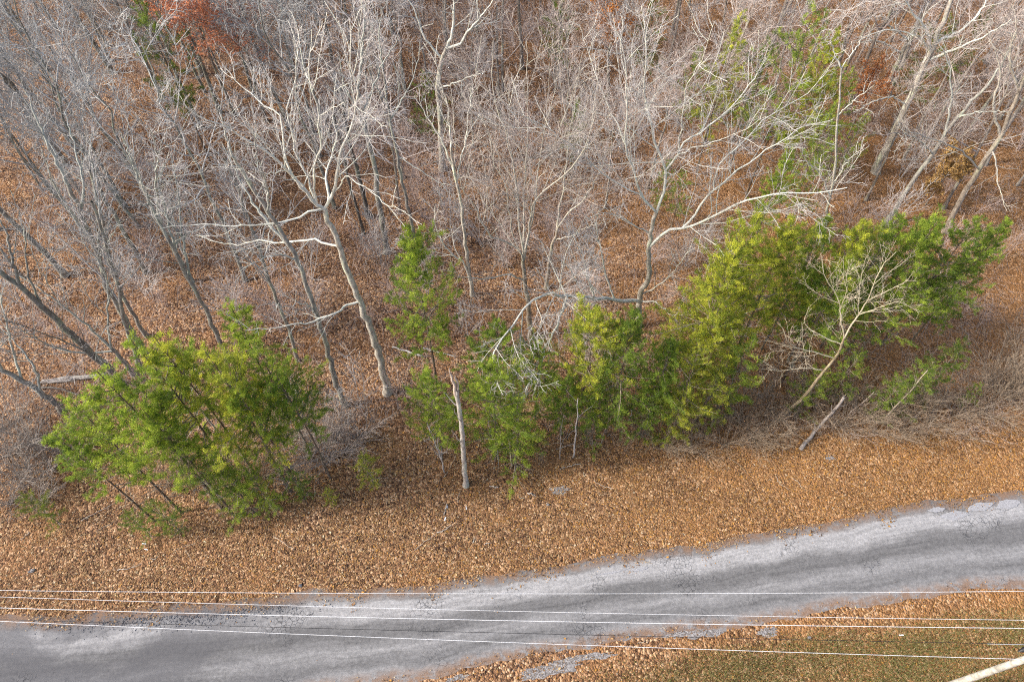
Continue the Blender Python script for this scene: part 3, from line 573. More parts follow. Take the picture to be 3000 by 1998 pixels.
def stick(name, pts, r0, r1, label, cat, seed, forks=2, mat=None, color=(1, 1, 1), group=None, lift=True):
    r = np.random.default_rng(seed); pts = np.array(pts, float); P_ = resample(pts, 10, .02 + r0*.1, r)
    o3 = P_[0].copy(); root = empty(name, tuple(o3)); g = Geo(); R_ = np.linspace(r0, r1, 10); pp = P_ - o3
    d0, d1 = nrm(pp[0] - pp[1])*.01, nrm(pp[-1] - pp[-2])*.01
    g.tubes(np.concatenate([[pp[0] + d0], pp, [pp[-1] + d1]]), np.concatenate([[.001], R_, [.001]]), 8); obj('stem', g, mat or DEADW, root, color)
    if forks:
        q, qr = kids(P_[None], R_[None], forks/max(.5, np.linalg.norm(P_[-1] - P_[0])), .2, .7, .35, 5, .05, .2, r, .5, .005); g = Geo(); g.tubes(q - o3, qr, 4); obj('side_twigs', g, mat or DEADW, root, color)
    return tag(root, label, cat, group)
def gp(px, py, dz=0.): p = atz(px, py); return np.array([p[0], p[1], float(gz(p[0], p[1])) + dz])
stick('leaning_log', [gp(2344, 1318, .08), gp(2379, 1277, .35), atY(2420, 1230, gp(2400, 1268)[1] + .2), atY(2473, 1165, gp(2400, 1268)[1] + .6)], .12, .07, 'broken grey log leaning over the leaf litter below the tan sapling', 'log', 31, 6, None, (.75, .7, .66))
stick('fallen_log', [gp(125, 1118, .12), gp(190, 1108, .14), gp(250, 1105, .14), gp(312, 1097, .14)], .11, .16, 'weathered grey log lying on brown leaves left of the evergreens', 'log', 32, 3)
stick('fallen_log', [gp(112, 1122, .1), gp(160, 1118, .12), gp(215, 1112, .12)], .07, .10, 'shorter grey log lying beside the longer weathered log', 'log', 33, 1)
stick('fallen_branch', [gp(112, 1140, .2), gp(180, 1145, .35), gp(238, 1163, .1)], .06, .05, 'dark bent branch lying behind the left evergreens', 'branch', 34, 1, BARKDARK)
stick('fallen_log', [gp(1150, 1022, .1), gp(1190, 1032, .12), gp(1240, 1045, .1)], .05, .07, 'thin pale fallen stem lying in leaves by the red-stemmed evergreen', 'log', 35, 2, None, (1.3, 1.3, 1.3))
stick('fallen_log', [gp(1240, 1022, .12), gp(1290, 1032, .12), gp(1335, 1043, .1)], .07, .03, 'grey fallen limb pointing at the dead snag', 'log', 36, 3)
stick('fallen_log', [gp(1360, 342, .3), gp(1410, 355, .3), gp(1450, 380, .3)], .10, .13, 'pale fallen trunk lying deep in the woods behind the clearing', 'log', 37, 2, None, (1.3, 1.3, 1.3))
def dead_stem(b, pts, r0, label, seed, forks, col=(1.2, 1.2, 1.2)):
    p = gp(*b, -.05); stick('dead_sapling', [p] + [atY(px, py, p[1]) for px, py in pts], r0, r0*.35, label, 'dead tree', seed, forks, None, col)
dead_stem((1679, 1340), [(1686, 1290), (1690, 1220), (1694, 1170)], .055, 'pale bare stem standing under the yellow-green evergreen', 51, 4)
dead_stem((1640, 1345), [(1641, 1300), (1648, 1230)], .035, 'short grey dead stem beside the pale bare stem', 52, 8, (.9, .85, .8))
dead_stem((1303, 1385), [(1290, 1340), (1272, 1290), (1252, 1245)], .05, 'small dead conifer with bare side twigs left of the snag', 53, 22, (1.1, 1.1, 1.1))
dead_stem((1497, 1372), [(1496, 1330), (1490, 1280), (1487, 1245)], .05, 'crooked tan bare stem right of the snag', 54, 6, (1.15, 1.0, .75))
dead_stem((1460, 1360), [(1455, 1320), (1440, 1270), (1430, 1230)], .035, 'thin grey dead stem with drooping twigs between snag and tan stem', 55, 12, (1.0, .98, .95))
dead_stem((1760, 1300), [(1775, 1250), (1800, 1200)], .03, 'thin brown dead stem under the dark blue-green evergreen', 56, 8, (.85, .75, .65))
dead_stem((1842, 1236), [(1850, 1210), (1870, 1170)], .035, 'slanted pale dead stem at the wood edge', 57, 3)
dead_stem((2580, 1240), [(2610, 1205), (2690, 1120), (2720, 1085)], .05, 'slanting brown dead stem beside the ragged low evergreen', 58, 9, (.95, .85, .7))
dead_stem((2470, 1230), [(2500, 1200), (2560, 1150)], .035, 'slanting thin dead stem right of the leaning log', 59, 9, (.95, .85, .75))
dd = [(1300, 1400, 1340, 1330, .02), (345, 1670, 415, 1650, .02), (440, 1636, 465, 1630, .015), (510, 1614, 580, 1590, .012), (1280, 1560, 1320, 1540, .03), (1215, 1612, 1280, 1560, .012), (1868, 1644, 1915, 1653, .018), (1435, 1424, 1460, 1430, .035), (1545, 1445, 1570, 1455, .03), (1520, 1455, 1540, 1458, .025), (2770, 1257, 2800, 1270, .025), (2300, 1390, 2350, 1430, .012), (2130, 1340, 2190, 1390, .012), (2270, 1390, 2310, 1435, .01), (1925, 1845, 1955, 1842, .012), (1875, 1880, 1890, 1870, .015), (1385, 1590, 1392, 1575, .025), (1310, 1475, 1300, 1510, .03), (1340, 1470, 1350, 1440, .02), (1790, 1430, 1740, 1410, .015), (1420, 1595, 1432, 1592, .02), (560, 1640, 545, 1610, .015), (800, 1570, 860, 1610, .012), (1040, 1300, 1110, 1330, .015), (2050, 1335, 2090, 1300, .015), (1700, 1360, 1640, 1375, .02), (240, 1525, 350, 1465, .015), (330, 1533, 280, 1560, .02), (90, 1560, 60, 1585, .015)]
for q, (a, b, c_, d_, r_) in enumerate(dd):
    col_ = (1.3, 1.25, 1.15) if q % 3 else (.9, .8, .65)
    stick('fallen_stick', [gp(a, b, .03), gp((a + c_)/2 + random.uniform(-6, 6), (b + d_)/2 + random.uniform(-5, 5), .05), gp(c_, d_, .03)], r_, r_*.5, 'loose bare stick lying on the leaf litter or road edge', 'stick', 200 + q, 2 if q % 2 else 1, None, col_, 'loose sticks on the leaf litter')
# little scraps and stones on the verge
SCRAP = flat_mat('white_scrap', (.78, .78, .8), .6, .3, .08, 20)
for q, (px, py) in enumerate([(422, 1592), (428, 1609), (1366, 1487), (1310, 1485), (1304, 1520), (2640, 1860)]):
    p = gp(px, py, .03); r = np.random.default_rng(300 + q); w, h_ = r.uniform(.07, .13), r.uniform(.02, .035); yaw = r.uniform(-.4, .4) + (1.4 if 1300 < px < 1400 else 0); n = 5
    x = np.linspace(-w, w, n); z = .015*np.sin(np.linspace(0, 4, n) + q); V = np.concatenate([np.stack([x, 0*x - h_*(1 - .3*r.random(n)), z], -1), np.stack([x, 0*x + h_*(1 - .3*r.random(n)), z + .01], -1)])
    V = np.concatenate([V, V - [0, 0, .006]]); ii = np.arange(n - 1); g = Geo()
    R2 = np.array([[math.cos(yaw), math.sin(yaw), 0], [-math.sin(yaw), math.cos(yaw), 0], [0, 0, 1]])
    g.add(V@R2, np.concatenate([np.stack([ii, ii + 1, ii + n + 1, ii + n], -1), np.stack([ii + 2*n, ii + 3*n, ii + 3*n + 1, ii + 2*n + 1], -1), np.stack([ii, ii + 2*n, ii + 2*n + 1, ii + 1], -1), np.stack([ii + n, ii + n + 1, ii + 3*n + 1, ii + 3*n], -1)]))
    tag(obj('scrap', g.mesh('scrap', False), SCRAP, loc=tuple(p)), 'small curled white scrap lying on the roadside leaves', 'scrap', 'white scraps on the leaf litter')
for q, (px, py, s_) in enumerate([(95, 1671, .16), (88, 1675, .1), (2370, 1868, .12), (880, 1715, .12), (1605, 1478, .12)]):
    p = gp(px, py, .04); r = np.random.default_rng(400 + q); g = Geo(); g.add(IV*r.uniform(.8, 1.2, (12, 1))*np.array([s_, s_*.75, s_*.5]), tris=IF)
    tag(obj('stone', g.mesh('stone', False), STONE if q % 2 else GRIT, loc=tuple(p)), 'grey stone half sunk in the leaves beside the road', 'stone', 'stones on the verge')

# ------------------------------------------------------------------ evergreens
def conifer(name, h, R, seed, nb=74, cb=.22, blades=46, droop=.0, dens=1., bl=.15):
    """feathery evergreen, h metres tall, crown radius R, crown from cb*h upward"""
    r = np.random.default_rng(seed); root = empty(name, (0, 0, 0)); K = 16; t = np.linspace(0, 1, K)
    P_ = np.stack([.05*h*.12*np.sin(t*5 + seed), .05*h*.12*np.cos(t*4 + 2*seed), t*h], -1); P_[:, :2] -= P_[0, :2]; Rt = .0058*h*(1 - .9*t) + .006
    g = Geo(); g.tubes(P_, Rt, 9); obj('trunk', g, BARKDARK, root, (1, .85, .72))
    tb = cb + (1 - cb)*np.sort(r.random(nb))**.9; az = np.arange(nb)*2.4 + r.normal(0, .5, nb)
    lob = 1 + .32*np.sin(az*2 + seed) + .2*np.sin(3*az + 2*seed + 9*tb)
    prof = np.interp((tb - cb)/(1 - cb), [0, .18, .45, .75, 1], [.55, .95, 1, .62, .1]); L = R*prof*lob*r.uniform(.6, 1.15, nb)
    K2 = 7; Q = np.zeros((nb, K2, 3)); f = tb*(K - 1); i = np.minimum(f.astype(int), K - 2); w = (f - i)[:, None]; Q[:, 0] = P_[i]*(1 - w) + P_[i + 1]*w
    d = np.stack([np.cos(az), np.sin(az), np.interp(tb, [cb, .6, 1], [-.02 - droop, .28, 1.1]) + r.normal(0, .14, nb)], -1)
    for k in range(1, K2): d = nrm(d + r.normal(0, .1, (nb, 3)) + [0, 0, .05]); Q[:, k] = Q[:, k - 1] + d*(L/(K2 - 1))[:, None]
    QR = (.006 + .011*L)[:, None]*(1 - .8*np.linspace(0, 1, K2)); g = Geo(); g.tubes(Q, QR, 4)
    # dead lower branches
    nd = 16; zt = r.uniform(.06, max(cb, .12), nd); az2 = r.uniform(0, 6.28, nd); D_ = np.zeros((nd, 5, 3)); D_[:, 0] = np.stack([0*zt, 0*zt, zt*h], -1); dd_ = np.stack([np.cos(az2), np.sin(az2), r.normal(.1, .2, nd)], -1)
    for k in range(1, 5): dd_ = nrm(dd_ + r.normal(0, .2, (nd, 3))); D_[:, k] = D_[:, k - 1] + dd_*(r.uniform(.15, .34, nd)*R*.6)[:, None]
    tag(obj('branches', g, BARK, root, (.75, .66, .58)), kind='stuff'); g = Geo(); g.tubes(D_, np.full((nd, 5), .012)*np.linspace(1, .4, 5), 4); tag(obj('dead_branches', g, BARK, root, (.9, .85, .8)), kind='stuff')
    a, ar = kids(Q, QR, 4.6*dens, .2, .75, .36, 5, .14, .16, r, .6, .004, 1.1, .22)
    # foliage blades on twigs
    B = len(a); nbl = blades; idx = np.repeat(np.arange(B), nbl); t = r.uniform(.05, 1, len(idx)); f = t*4; i = np.minimum(f.astype(int), 3); w = (f - i)[:, None]
    p = a[idx, i]*(1 - w) + a[idx, i + 1]*w; T = nrm(a[idx, i + 1] - a[idx, i]); n = len(idx)
    dirn = nrm(T*.9 + r.normal(0, .6, (n, 3)) + [0, 0, .12]); side = nrm(np.cross(dirn, r.normal(size=(n, 3)))); ln = bl*r.uniform(.5, 1.15, n)[:, None]; wd = bl*.105*r.uniform(.7, 1.3, n)[:, None]
    p = p + r.normal(0, .05, (n, 3))
    V = np.stack([p - side*wd, p + side*wd, p + dirn*ln], 1)
    tone = (r.random(B)**1.3)[idx]; base = np.array([.145, .22, .04])[None]*(1 - tone[:, None]) + np.array([.48, .555, .08])[None]*tone[:, None]
    colr = base*r.uniform(.7, 1.3, (n, 1)); br = r.random(n) < .02; colr[br] = (.25, .13, .05)
    g = Geo(); g.add(V, tris=np.arange(n*3).reshape(-1, 3), col=np.repeat(colr, 3, 0)); obj('foliage', g.mesh('foliage', False), NEEDLE, root)
    root['h'] = h; return root
CV = [conifer('evergreen_tree', 12, 2.2, 51, 100, .26, 74, bl=.115, dens=.85), conifer('evergreen_tree', 12, 1.75, 52, 66, .36, 74, bl=.115, dens=.85), conifer('evergreen_tree', 12, 2.7, 53, 104, .22, 74, .05, bl=.12, dens=.85), conifer('evergreen_tree', 12, 2.3, 54, 52, .34, 62, .1, .75, bl=.115), conifer('evergreen_tree', 6, 1.5, 55, 54, .08, 64, .05, .9, .095),
      conifer('evergreen_tree', 12, 1.7, 56, 58, .42, 74, bl=.115, dens=.85), conifer('evergreen_tree', 12, 2.4, 57, 94, .28, 74, .05, bl=.12, dens=.85)]
used = [False]*len(CV)
def ever(v, X, Y, h, tone, label, group, rs=1., rz=None, lean=(0, 0)):
    src = CV[v]; hv = src['h']; s_ = h/hv; sc = (s_*rs, s_*rs, s_); rz = random.uniform(0, 6.28) if rz is None else rz; loc = (X, Y, float(gz(X, Y)) - .08)
    if used[v]: o = copy_tree(src, loc, rz, sc, lean)
    else: o = src; place(o, loc, rz, sc, lean); used[v] = True
    for c in o.children:
        if c.name.startswith('foliage'): c.color = (*tone, 1)
    tag(o, label, 'evergreen tree', group); return o
def ever_px(v, tx, ty, by, tone, label, group, rs=1., lean=(0, 0)):
    Y = atz(1500, by)[1]; tp = atY(tx, ty, Y); return ever(v, tp[0], Y, tp[2], tone, label, group, rs, None, lean)
DG, MG, YG, BG = (.62, .72, .7), (.85, .95, .9), (1.45, 1.28, 1.1), (1.05, 1.1, 1.0)
gL, gC, gR, gF = 'evergreens in the left roadside thicket', 'evergreens along the middle of the wood edge', 'bright evergreens beside the tan sapling', 'evergreens scattered deep in the woods'
for v, tx, ty, by, tn, rs, lab in [(1, 195, 1170, 1500, BG, 1.0, 'slim evergreen standing nearest the leaning dark corner tree'), (5, 290, 1080, 1490, BG, 1.1, 'slender evergreen in front of the stout dark leaning tree'), (1, 375, 1000, 1440, BG, 1.0, 'tall slim evergreen just left of the small silvery bare tree'), (5, 165, 1270, 1525, MG, 1.05, 'short slim evergreen closest to the bare brush corner'),
        (5, 455, 980, 1400, YG, .95, 'slim yellowish evergreen right behind the small silvery bare tree'), (1, 590, 1030, 1440, YG, 1.05, 'bright feathery evergreen just right of the small silvery bare tree'), (5, 665, 890, 1240, BG, 1.0, 'tall evergreen on twin dark stems behind the roadside thicket'), (1, 735, 1000, 1350, BG, 1.0, 'feathery evergreen in front of the twin-stemmed tall one'),
        (5, 810, 1090, 1400, MG, 1.05, 'thin evergreen on the thicket side facing the straight grey tree'), (5, 690, 1130, 1450, BG, 1.0, 'half-height evergreen over the tangle of dead stems'), (5, 410, 1190, 1510, BG, 1.0, 'half-height slim evergreen over the small dark evergreen bush')]:
    ever_px(v, tx, ty, by, tn, lab, gL, rs)
for v, tx, ty, by, lab, tn in [(4, 560, 1310, 1492, 'dense low dark green evergreen at the foot of the roadside thicket', DG), (4, 640, 1370, 1505, 'bushy green young evergreen beside the dense low dark one', BG), (4, 435, 1470, 1560, 'small dark evergreen bush standing forward of the roadside thicket', DG), (4, 360, 1500, 1570, 'smallest dark evergreen bush on the leaf litter before the thicket', DG), (4, 55, 1450, 1535, 'greyish evergreen bush among bare brush by the verge', (.6, .62, .6)), (4, 955, 1430, 1475, 'tiny yellow-green evergreen sprout at the brush edge', YG), (4, 1060, 1330, 1420, 'small yellow-green evergreen bush beside the bare brush', YG), (4, 720, 1370, 1490, 'loose low evergreen below the tangle of dead stems', BG), (4, 850, 1380, 1460, 'ragged low evergreen at the thicket end by the bare bushes', MG), (4, 1920, 1130, 1285, 'loose low evergreen right of the slanted pale dead stem', MG), (4, 2010, 1140, 1300, 'sparse low yellow-green evergreen on the verge edge', YG), (4, 2115, 1060, 1250, 'low yellow-green evergreen at the foot of the bright cluster', YG), (4, 2200, 1000, 1225, 'bushy low evergreen beside the tan sapling base', BG), (4, 2420, 1080, 1215, 'low evergreen sprig between tan sapling and leaning log', BG), (4, 1760, 1140, 1300, 'low evergreen sprays behind the pale bare stem', MG)]:
    ever_px(v, tx, ty, by, tn, lab, None, 1.0)
ever_px(6, 1200, 655, 1145, BG, 'tall open evergreen with reddish bare lower stem beside the pale hooked-limb tree', None, .8)
for v, tx, ty, by, tn, rs, lab in [(0, 1250, 1090, 1345, BG, 1.05, 'short broad evergreen left of the dead snag'), (2, 1440, 1060, 1350, BG, .95, 'full green evergreen right against the dead snag'), (0, 1460, 940, 1215, MG, 1.15, 'slim evergreen under the hanging limb tips'), (0, 1580, 1000, 1225, BG, 1.15, 'evergreen under the forked hanging white limb'), (4, 1510, 1190, 1370, BG, 1.3, 'low bushy evergreen below the forked hanging limb'), (0, 1660, 1110, 1275, MG, 1.25, 'small evergreen between the hanging limb and the pale-stemmed evergreen'),
        (6, 1745, 890, 1255, YG, .95, 'yellow-green evergreen with a pale bare lower stem at the wood edge'), (2, 1855, 920, 1270, DG, .9, 'dark blue-green evergreen beside the yellow-green pale-stemmed one'), (0, 1970, 1000, 1250, MG, 1.15, 'loose green evergreen right of the dark blue-green one'), (3, 2050, 1010, 1270, YG, .9, 'sparse yellowish evergreen at the left foot of the bright cluster')]:
    ever_px(v, tx, ty, by, tn, lab, None, rs)
for v, tx, ty, by, tn, rs, lab in [(2, 2150, 730, 1160, YG, .9, 'broad yellow-green evergreen nearest the big white-barked tree'), (0, 2220, 640, 1100, YG, 1.05, 'tall yellow-green evergreen behind the broad one, under the long white limb'), (6, 2330, 640, 1080, YG, .9, 'yellow-green evergreen below the far end of the long white limb'), (0, 2420, 650, 1030, BG, 1.0, 'green evergreen directly in front of the thin white-barked tree'), (6, 2540, 650, 1060, YG, .95, 'bright evergreen directly behind the tan sapling crown'),
        (0, 2640, 640, 1020, BG, 1.05, 'green evergreen in front of the leaning grey tree'), (6, 2750, 640, 1030, BG, 1.0, 'broad green evergreen in front of the tall buff tree'), (0, 2860, 640, 1010, MG, 1.05, 'deep green evergreen right of the tall buff tree'), (2, 2950, 650, 1000, MG, .8, 'outermost deep green evergreen of the bright cluster'), (1, 2110, 870, 1190, YG, 1.2, 'slim yellow-green evergreen in front of the broad yellow-green one'), (1, 2490, 780, 1120, MG, 1.3, 'shorter green evergreen hidden behind the tan sapling fork'), (1, 2690, 780, 1090, BG, 1.2, 'shorter green evergreen just right of the tan sapling crown')]:
    ever_px(v, tx, ty, by, tn, lab, gR, rs)
for v, tx, ty, by, tn, lab in [(4, 2530, 1030, 1175, BG, 'bushy low evergreen right of the tan sapling stem'), (4, 2740, 1060, 1215, MG, 'thin low evergreen in the brush near the verge'), (4, 2830, 1000, 1170, DG, 'leaning low evergreen among bare brush stems'), (4, 2660, 1100, 1230, MG, 'ragged low evergreen beside the thin low one'), (4, 2880, 1120, 1190, MG, 'lowest evergreen bush at the brush edge by the verge')]:
    ever_px(v, tx, ty, by, tn, lab, None, .9)
for v, tx, ty, h, tn in [(3, 2170, 40, 13, YG), (3, 2390, 10, 15, BG), (0, 2460, 90, 12, YG), (3, 2500, 200, 10, BG), (0, 2320, 440, 9, BG), (3, 2450, 300, 10, BG), (3, 2260, 110, 11, MG), (3, 390, -30, 14, DG), (3, 1240, 210, 8, DG), (3, 1690, 300, 7, DG), (3, 1960, 470, 6, MG), (3, 2060, 130, 9, MG), (3, 2780, 60, 10, DG), (3, 2900, 30, 9, DG), (3, 1640, -60, 10, DG), (3, 1930, -30, 10, DG), (3, 2010, 500, 6, MG), (3, 2540, 330, 8, BG), (3, 2400, 470, 7, BG)]:
    p = atz(tx, ty, h); ever(v, p[0], p[1], h, tn, 'evergreen showing green between bare grey crowns deep in the woods', gF, .95)

# ------------------------------------------------------------------ background bare trees, saplings and brush
def bare_variant(name, h, seed, nl=11, spread=.36, rad=.14, dens=1., tlow=.4, r3=3.4):
    r = np.random.default_rng(seed); root = empty(name, (0, 0, 0)); K = 18; t = np.linspace(0, 1, K)
    P_ = np.stack([np.cumsum(r.normal(0, .012*h, K))*t, np.cumsum(r.normal(0, .012*h, K))*t, t*h*.93], -1); Rt = rad*(1 - .9*t) + .008; Rt[0] *= 1.5
    g = Geo(); g.tubes(P_, Rt, 9); obj('trunk', g, BARK, root)
    tb = tlow + (.97 - tlow)*(np.arange(nl) + r.random(nl))/nl; az = np.arange(nl)*2.4 + r.normal(0, .5, nl); Q = np.zeros((nl, 10, 3)); f = tb*(K - 1); i = f.astype(int); w = (f - i)[:, None]; Q[:, 0] = P_[i]*(1 - w) + P_[i + 1]*w
    L = h*spread*1.25*(1.15 - .75*tb)*r.uniform(.75, 1.2, nl); d = nrm(np.stack([np.cos(az), np.sin(az), r.uniform(.35, 1.3, nl)], -1))
    for k in range(1, 10): d = nrm(d + r.normal(0, .1, (nl, 3)) + [0, 0, .06]); Q[:, k] = Q[:, k - 1] + d*(L/9)[:, None]
    QR = (np.interp(tb, t, Rt)*.6)[:, None]*(1 - .82*np.linspace(0, 1, 10)); g = Geo(); g.tubes(Q, np.maximum(QR, .008), 5)
    twigs(g, Q, np.maximum(QR, .008), r, 2.2*dens, 3.3, 4.2); obj('crown', g, TWIG, root); root['h'] = h; return root
BV = [bare_variant('woodland_tree', 19, 600 + q, nl, sp, rd, dn, tl) for q, (nl, sp, rd, dn, tl) in enumerate([(12, .40, .17, .9, .38), (10, .34, .13, 1.0, .45), (13, .44, .19, .85, .35), (9, .30, .11, 1.1, .5), (12, .38, .15, .95, .42), (11, .42, .16, .9, .33), (10, .28, .12, 1.2, .5)])]
bused = [False]*len(BV)
def bare(v, X, Y, h, cols, label, group, name=None, lean=(0, 0)):
    src = BV[v]; s_ = h/src['h']; loc = (X, Y, float(gz(X, Y)) - .15); rz = random.uniform(0, 6.28)
    if bused[v]: o = copy_tree(src, loc, rz, s_, lean)
    else: o = src; place(o, loc, rz, s_, lean); bused[v] = True
    for c in o.children: c.color = (*cols[0 if c.name.startswith('trunk') else 1], 1)
    return tag(o, label, 'tree', group)
taken = [(o.location.x, o.location.y) for o in COL.objects if o.name.startswith(('bare_', 'evergreen'))]
def free(x, y, d): return all((x - a)**2 + (y - b)**2 > d*d for a, b in taken)
ANCH = [(*atz(*b)[:2], d_) for b, d_ in (((1135, 1150), 'the pale hooked-limb tree'), ((1556, 985), 'the many-stemmed tree'), ((1872, 952), 'the big white-barked tree'), ((352, 1125), 'the stout dark leaning tree'), ((430, 1035), 'the tall grey straight-trunked tree'), ((668, 1050), 'the slender clumped tree'), ((1132, 740), 'the straight grey clearing tree'), ((2768, 680), 'the tall buff tree'), ((2560, 515), 'the mottled straight tree'), ((2408, 740), 'the thin white-barked tree'), ((1297, 495), 'the old broad-limbed tree'))] + [(-22.5, 43.5, 'the rusty-leaved trees')]
def where(x, y):
    d, a = min(((x - a[0])**2 + (y - a[1])**2, a) for a in ANCH); d = d**.5
    return ('close by ' if d < 4.5 else 'far beyond ' if d > 15 and y > a[1] else 'behind ' if y > a[1] + 2 else 'alongside ' if d < 11 else 'well away from ') + a[2]
tries = 0; nb_ = 0
r = random.Random(77)
while nb_ < 285 and tries < 9000:
    tries += 1; y = r.uniform(30, 90); x = r.uniform(-1, 1)*(24 + y*.62)
    left = x < -9 - .1*y
    if not left and y < 38: continue
    if left and y < 27: continue
    if abs(x - 1) < 9 and y < 44 and r.random() < .7: continue
    if not free(x, y, 2.1 if left else 2.3): continue
    if y < 46 and abs(x/y + .52) < .17 and y > 33: continue          # open sight line to the rusty-leaved trees
    taken.append((x, y)); h = r.uniform(15, 21) if left else r.uniform(13, 19.5)
    if -4 < x < 14 and y < 52: h *= .8
    t_ = r.uniform(.85, 1.15)
    if left: c0, c1, lab = (.7*t_, .74*t_, .71*t_), (.78*t_, .80*t_, .78*t_), 'slender greenish-grey leafless tree ' + where(x, y)
    elif r.random() < .5: c0, c1, lab = (.85*t_, .8*t_, .76*t_), (.84*t_, .75*t_, .70*t_), 'leafless tree with pinkish-brown twigs ' + where(x, y)
    else: c0, c1, lab = (1.0*t_, .99*t_, .97*t_), (.94*t_, .91*t_, .88*t_), 'leafless tree with whitish twigs ' + where(x, y)
    bare(r.randrange(len(BV)), x, y, h, (c0, c1), lab, 'leafless woodland trees', lean=(r.uniform(-.07, .07), r.uniform(-.07, .07))); nb_ += 1
# saplings of the understorey
def sapling_variant(seed, h, n=5):
    r = np.random.default_rng(seed); root = empty('understorey_sapling', (0, 0, 0)); K = 9; P_ = np.zeros((n, K, 3)); d = nrm(np.stack([r.normal(0, .16, n), r.normal(0, .16, n), np.ones(n)], -1)); P_[:, 0, :2] = r.normal(0, .12, (n, 2))
    for k in range(1, K): d = nrm(d + r.normal(0, .1, (n, 3)) + [0, 0, .05]); P_[:, k] = P_[:, k - 1] + d*(r.uniform(.7, 1, n)*h/(K - 1))[:, None]
    R_ = r.uniform(.016, .034, n)[:, None]*(1 - .75*np.linspace(0, 1, K)); g = Geo(); g.tubes(P_, R_, 5); obj('stem', g, TWIG, root)
    a, ar = kids(P_, R_, 2.6, .12, .8, .48, 5, .2, .12, r, .55, .0115, 2.6); g = Geo(); g.tubes(a, ar, 3); b, br = kids(a, ar, 3.2, .12, .7, .55, 3, .1, .13, r, .7, .0085, 1.2); g.tubes(b, br, 3); obj('crown', g, TWIG, root); root['h'] = h; return root
SV = [sapling_variant(700 + q, 5, n) for q, n in enumerate((3, 5, 4, 7))]; sused = [False]*4
def bush_variant(seed, h, n):
    r = np.random.default_rng(seed); root = empty('bare_bush', (0, 0, 0)); K = 7; P_ = np.zeros((n, K, 3)); az = r.uniform(0, 6.28, n); d = nrm(np.stack([np.cos(az), np.sin(az), r.uniform(.7, 2.4, n)], -1)); P_[:, 0, :2] = r.normal(0, .3, (n, 2)); L = r.uniform(.7, 1.25, n)*h
    for k in range(1, K): d = nrm(d + r.normal(0, .08, (n, 3)) - [0, 0, .04]); P_[:, k] = P_[:, k - 1] + d*(L/(K - 1))[:, None]
    P_[:, :, 2] = np.maximum(P_[:, :, 2], .02)
    R_ = r.uniform(.022, .042, n)[:, None]*(1 - .7*np.linspace(0, 1, K)); g = Geo(); g.tubes(P_, R_, 4); obj('stem', g, TWIG, root)
    a, ar = kids(P_, R_, 1.7, .2, .6, .45, 4, .08, .1, r, .6, .016, 2.2); g = Geo(); g.tubes(a, ar, 3); b, br = kids(a, ar, 1.8, .15, .6, .5, 3, .05, .12, r, .7, .011, 1.1); g.tubes(b, br, 3); obj('crown', g, TWIG, root); root['h'] = 5; return root
SV += [bush_variant(720, 5, 26), bush_variant(721, 5, 20)]; sused += [False]*2
def sap(v, x, y, h, c, label, group):
    src = SV[v]; s_ = h/5; loc = (x, y, float(gz(x, y)) - .05)
    if sused[v]: o = copy_tree(src, loc, r.uniform(0, 6.28), s_, (r.uniform(-.1, .1), r.uniform(-.1, .1)))
    else: o = src; place(o, loc, 0, s_); sused[v] = True
    for ch in o.children: ch.color = (*c, 1)
    return tag(o, label, 'sapling', group)
n = 0
while n < 295:
    y = r.uniform(21, 74); x = r.uniform(-1, 1)*(21 + y*.5)
    if y < 24 and x > 10: continue
    if not free(x, y, 1.1): continue
    if 0 < x < 9 and 26 < y < 36 and r.random() < .4: continue
    taken.append((x, y)); t_ = r.uniform(.75, 1.1); pk = r.random()
    c = (1.0*t_, .84*t_, .78*t_) if pk < .6 else (1.1*t_, 1.08*t_, 1.06*t_)
    sap(r.randrange(4), x, y, r.uniform(2.2, 6), c, ('thin pinkish-brown bare sapling ' if pk < .6 else 'thin whitish bare sapling ') + where(x, y), 'bare understorey saplings'); n += 1
for q, (px, py, h, v) in enumerate([(900, 1330, 3.0, 4), (960, 1350, 3.2, 5), (1020, 1320, 3.2, 4), (850, 1290, 2.6, 5), (1060, 1280, 2.8, 5), (985, 1270, 3.0, 4)]):
    p = gp(px, py); sap(v, p[0], p[1], h, (.68, .61, .56), 'spreading bare grey bush between the left thicket and the snag', 'bare bushes by the snag')
for q, (px, py, h, v) in enumerate([(60, 1400, 3.2, 4), (20, 1330, 3.5, 5), (120, 1470, 2.2, 4), (150, 1380, 3, 5), (30, 1480, 2.4, 5), (190, 1330, 3, 4), (100, 1290, 3.2, 4), (40, 1240, 3.5, 5)]):
    p = gp(px, py); sap(v, p[0], p[1], h, (.64, .59, .53), 'bare grey brush clump at the corner near the greyish evergreen bush', 'bare brush at the corner')
for q, (px, py, h, v) in enumerate([(1720, 1300, 2.2, 0), (1830, 1320, 2.2, 2), (1930, 1310, 2.4, 5), (2020, 1310, 2.2, 4), (2120, 1300, 2.4, 5), (2200, 1290, 2.6, 4), (2320, 1260, 2.2, 5), (2460, 1250, 2.6, 4), (2560, 1265, 2.4, 5), (2640, 1265, 2.4, 4), (2720, 1240, 2.8, 5), (2800, 1220, 3.0, 4), (2880, 1210, 3.2, 5), (2960, 1170, 3.6, 4), (2980, 1110, 4.0, 5), (2900, 1120, 4, 4), (1590, 1360, 1.8, 0), (2160, 1230, 3, 4), (2260, 1200, 3, 5), (2380, 1190, 3, 4), (2500, 1190, 3, 5), (2620, 1190, 3, 4), (690, 1420, 2.6, 5), (760, 1400, 2.6, 4), (600, 1400, 2.6, 5), (500, 1420, 2.4, 4)]):
    p = gp(px, py); sap(v, p[0], p[1], h, (.55, .45, .34), 'bare tan brush stem clump along the wood edge under the evergreens', 'bare brush along the wood edge')

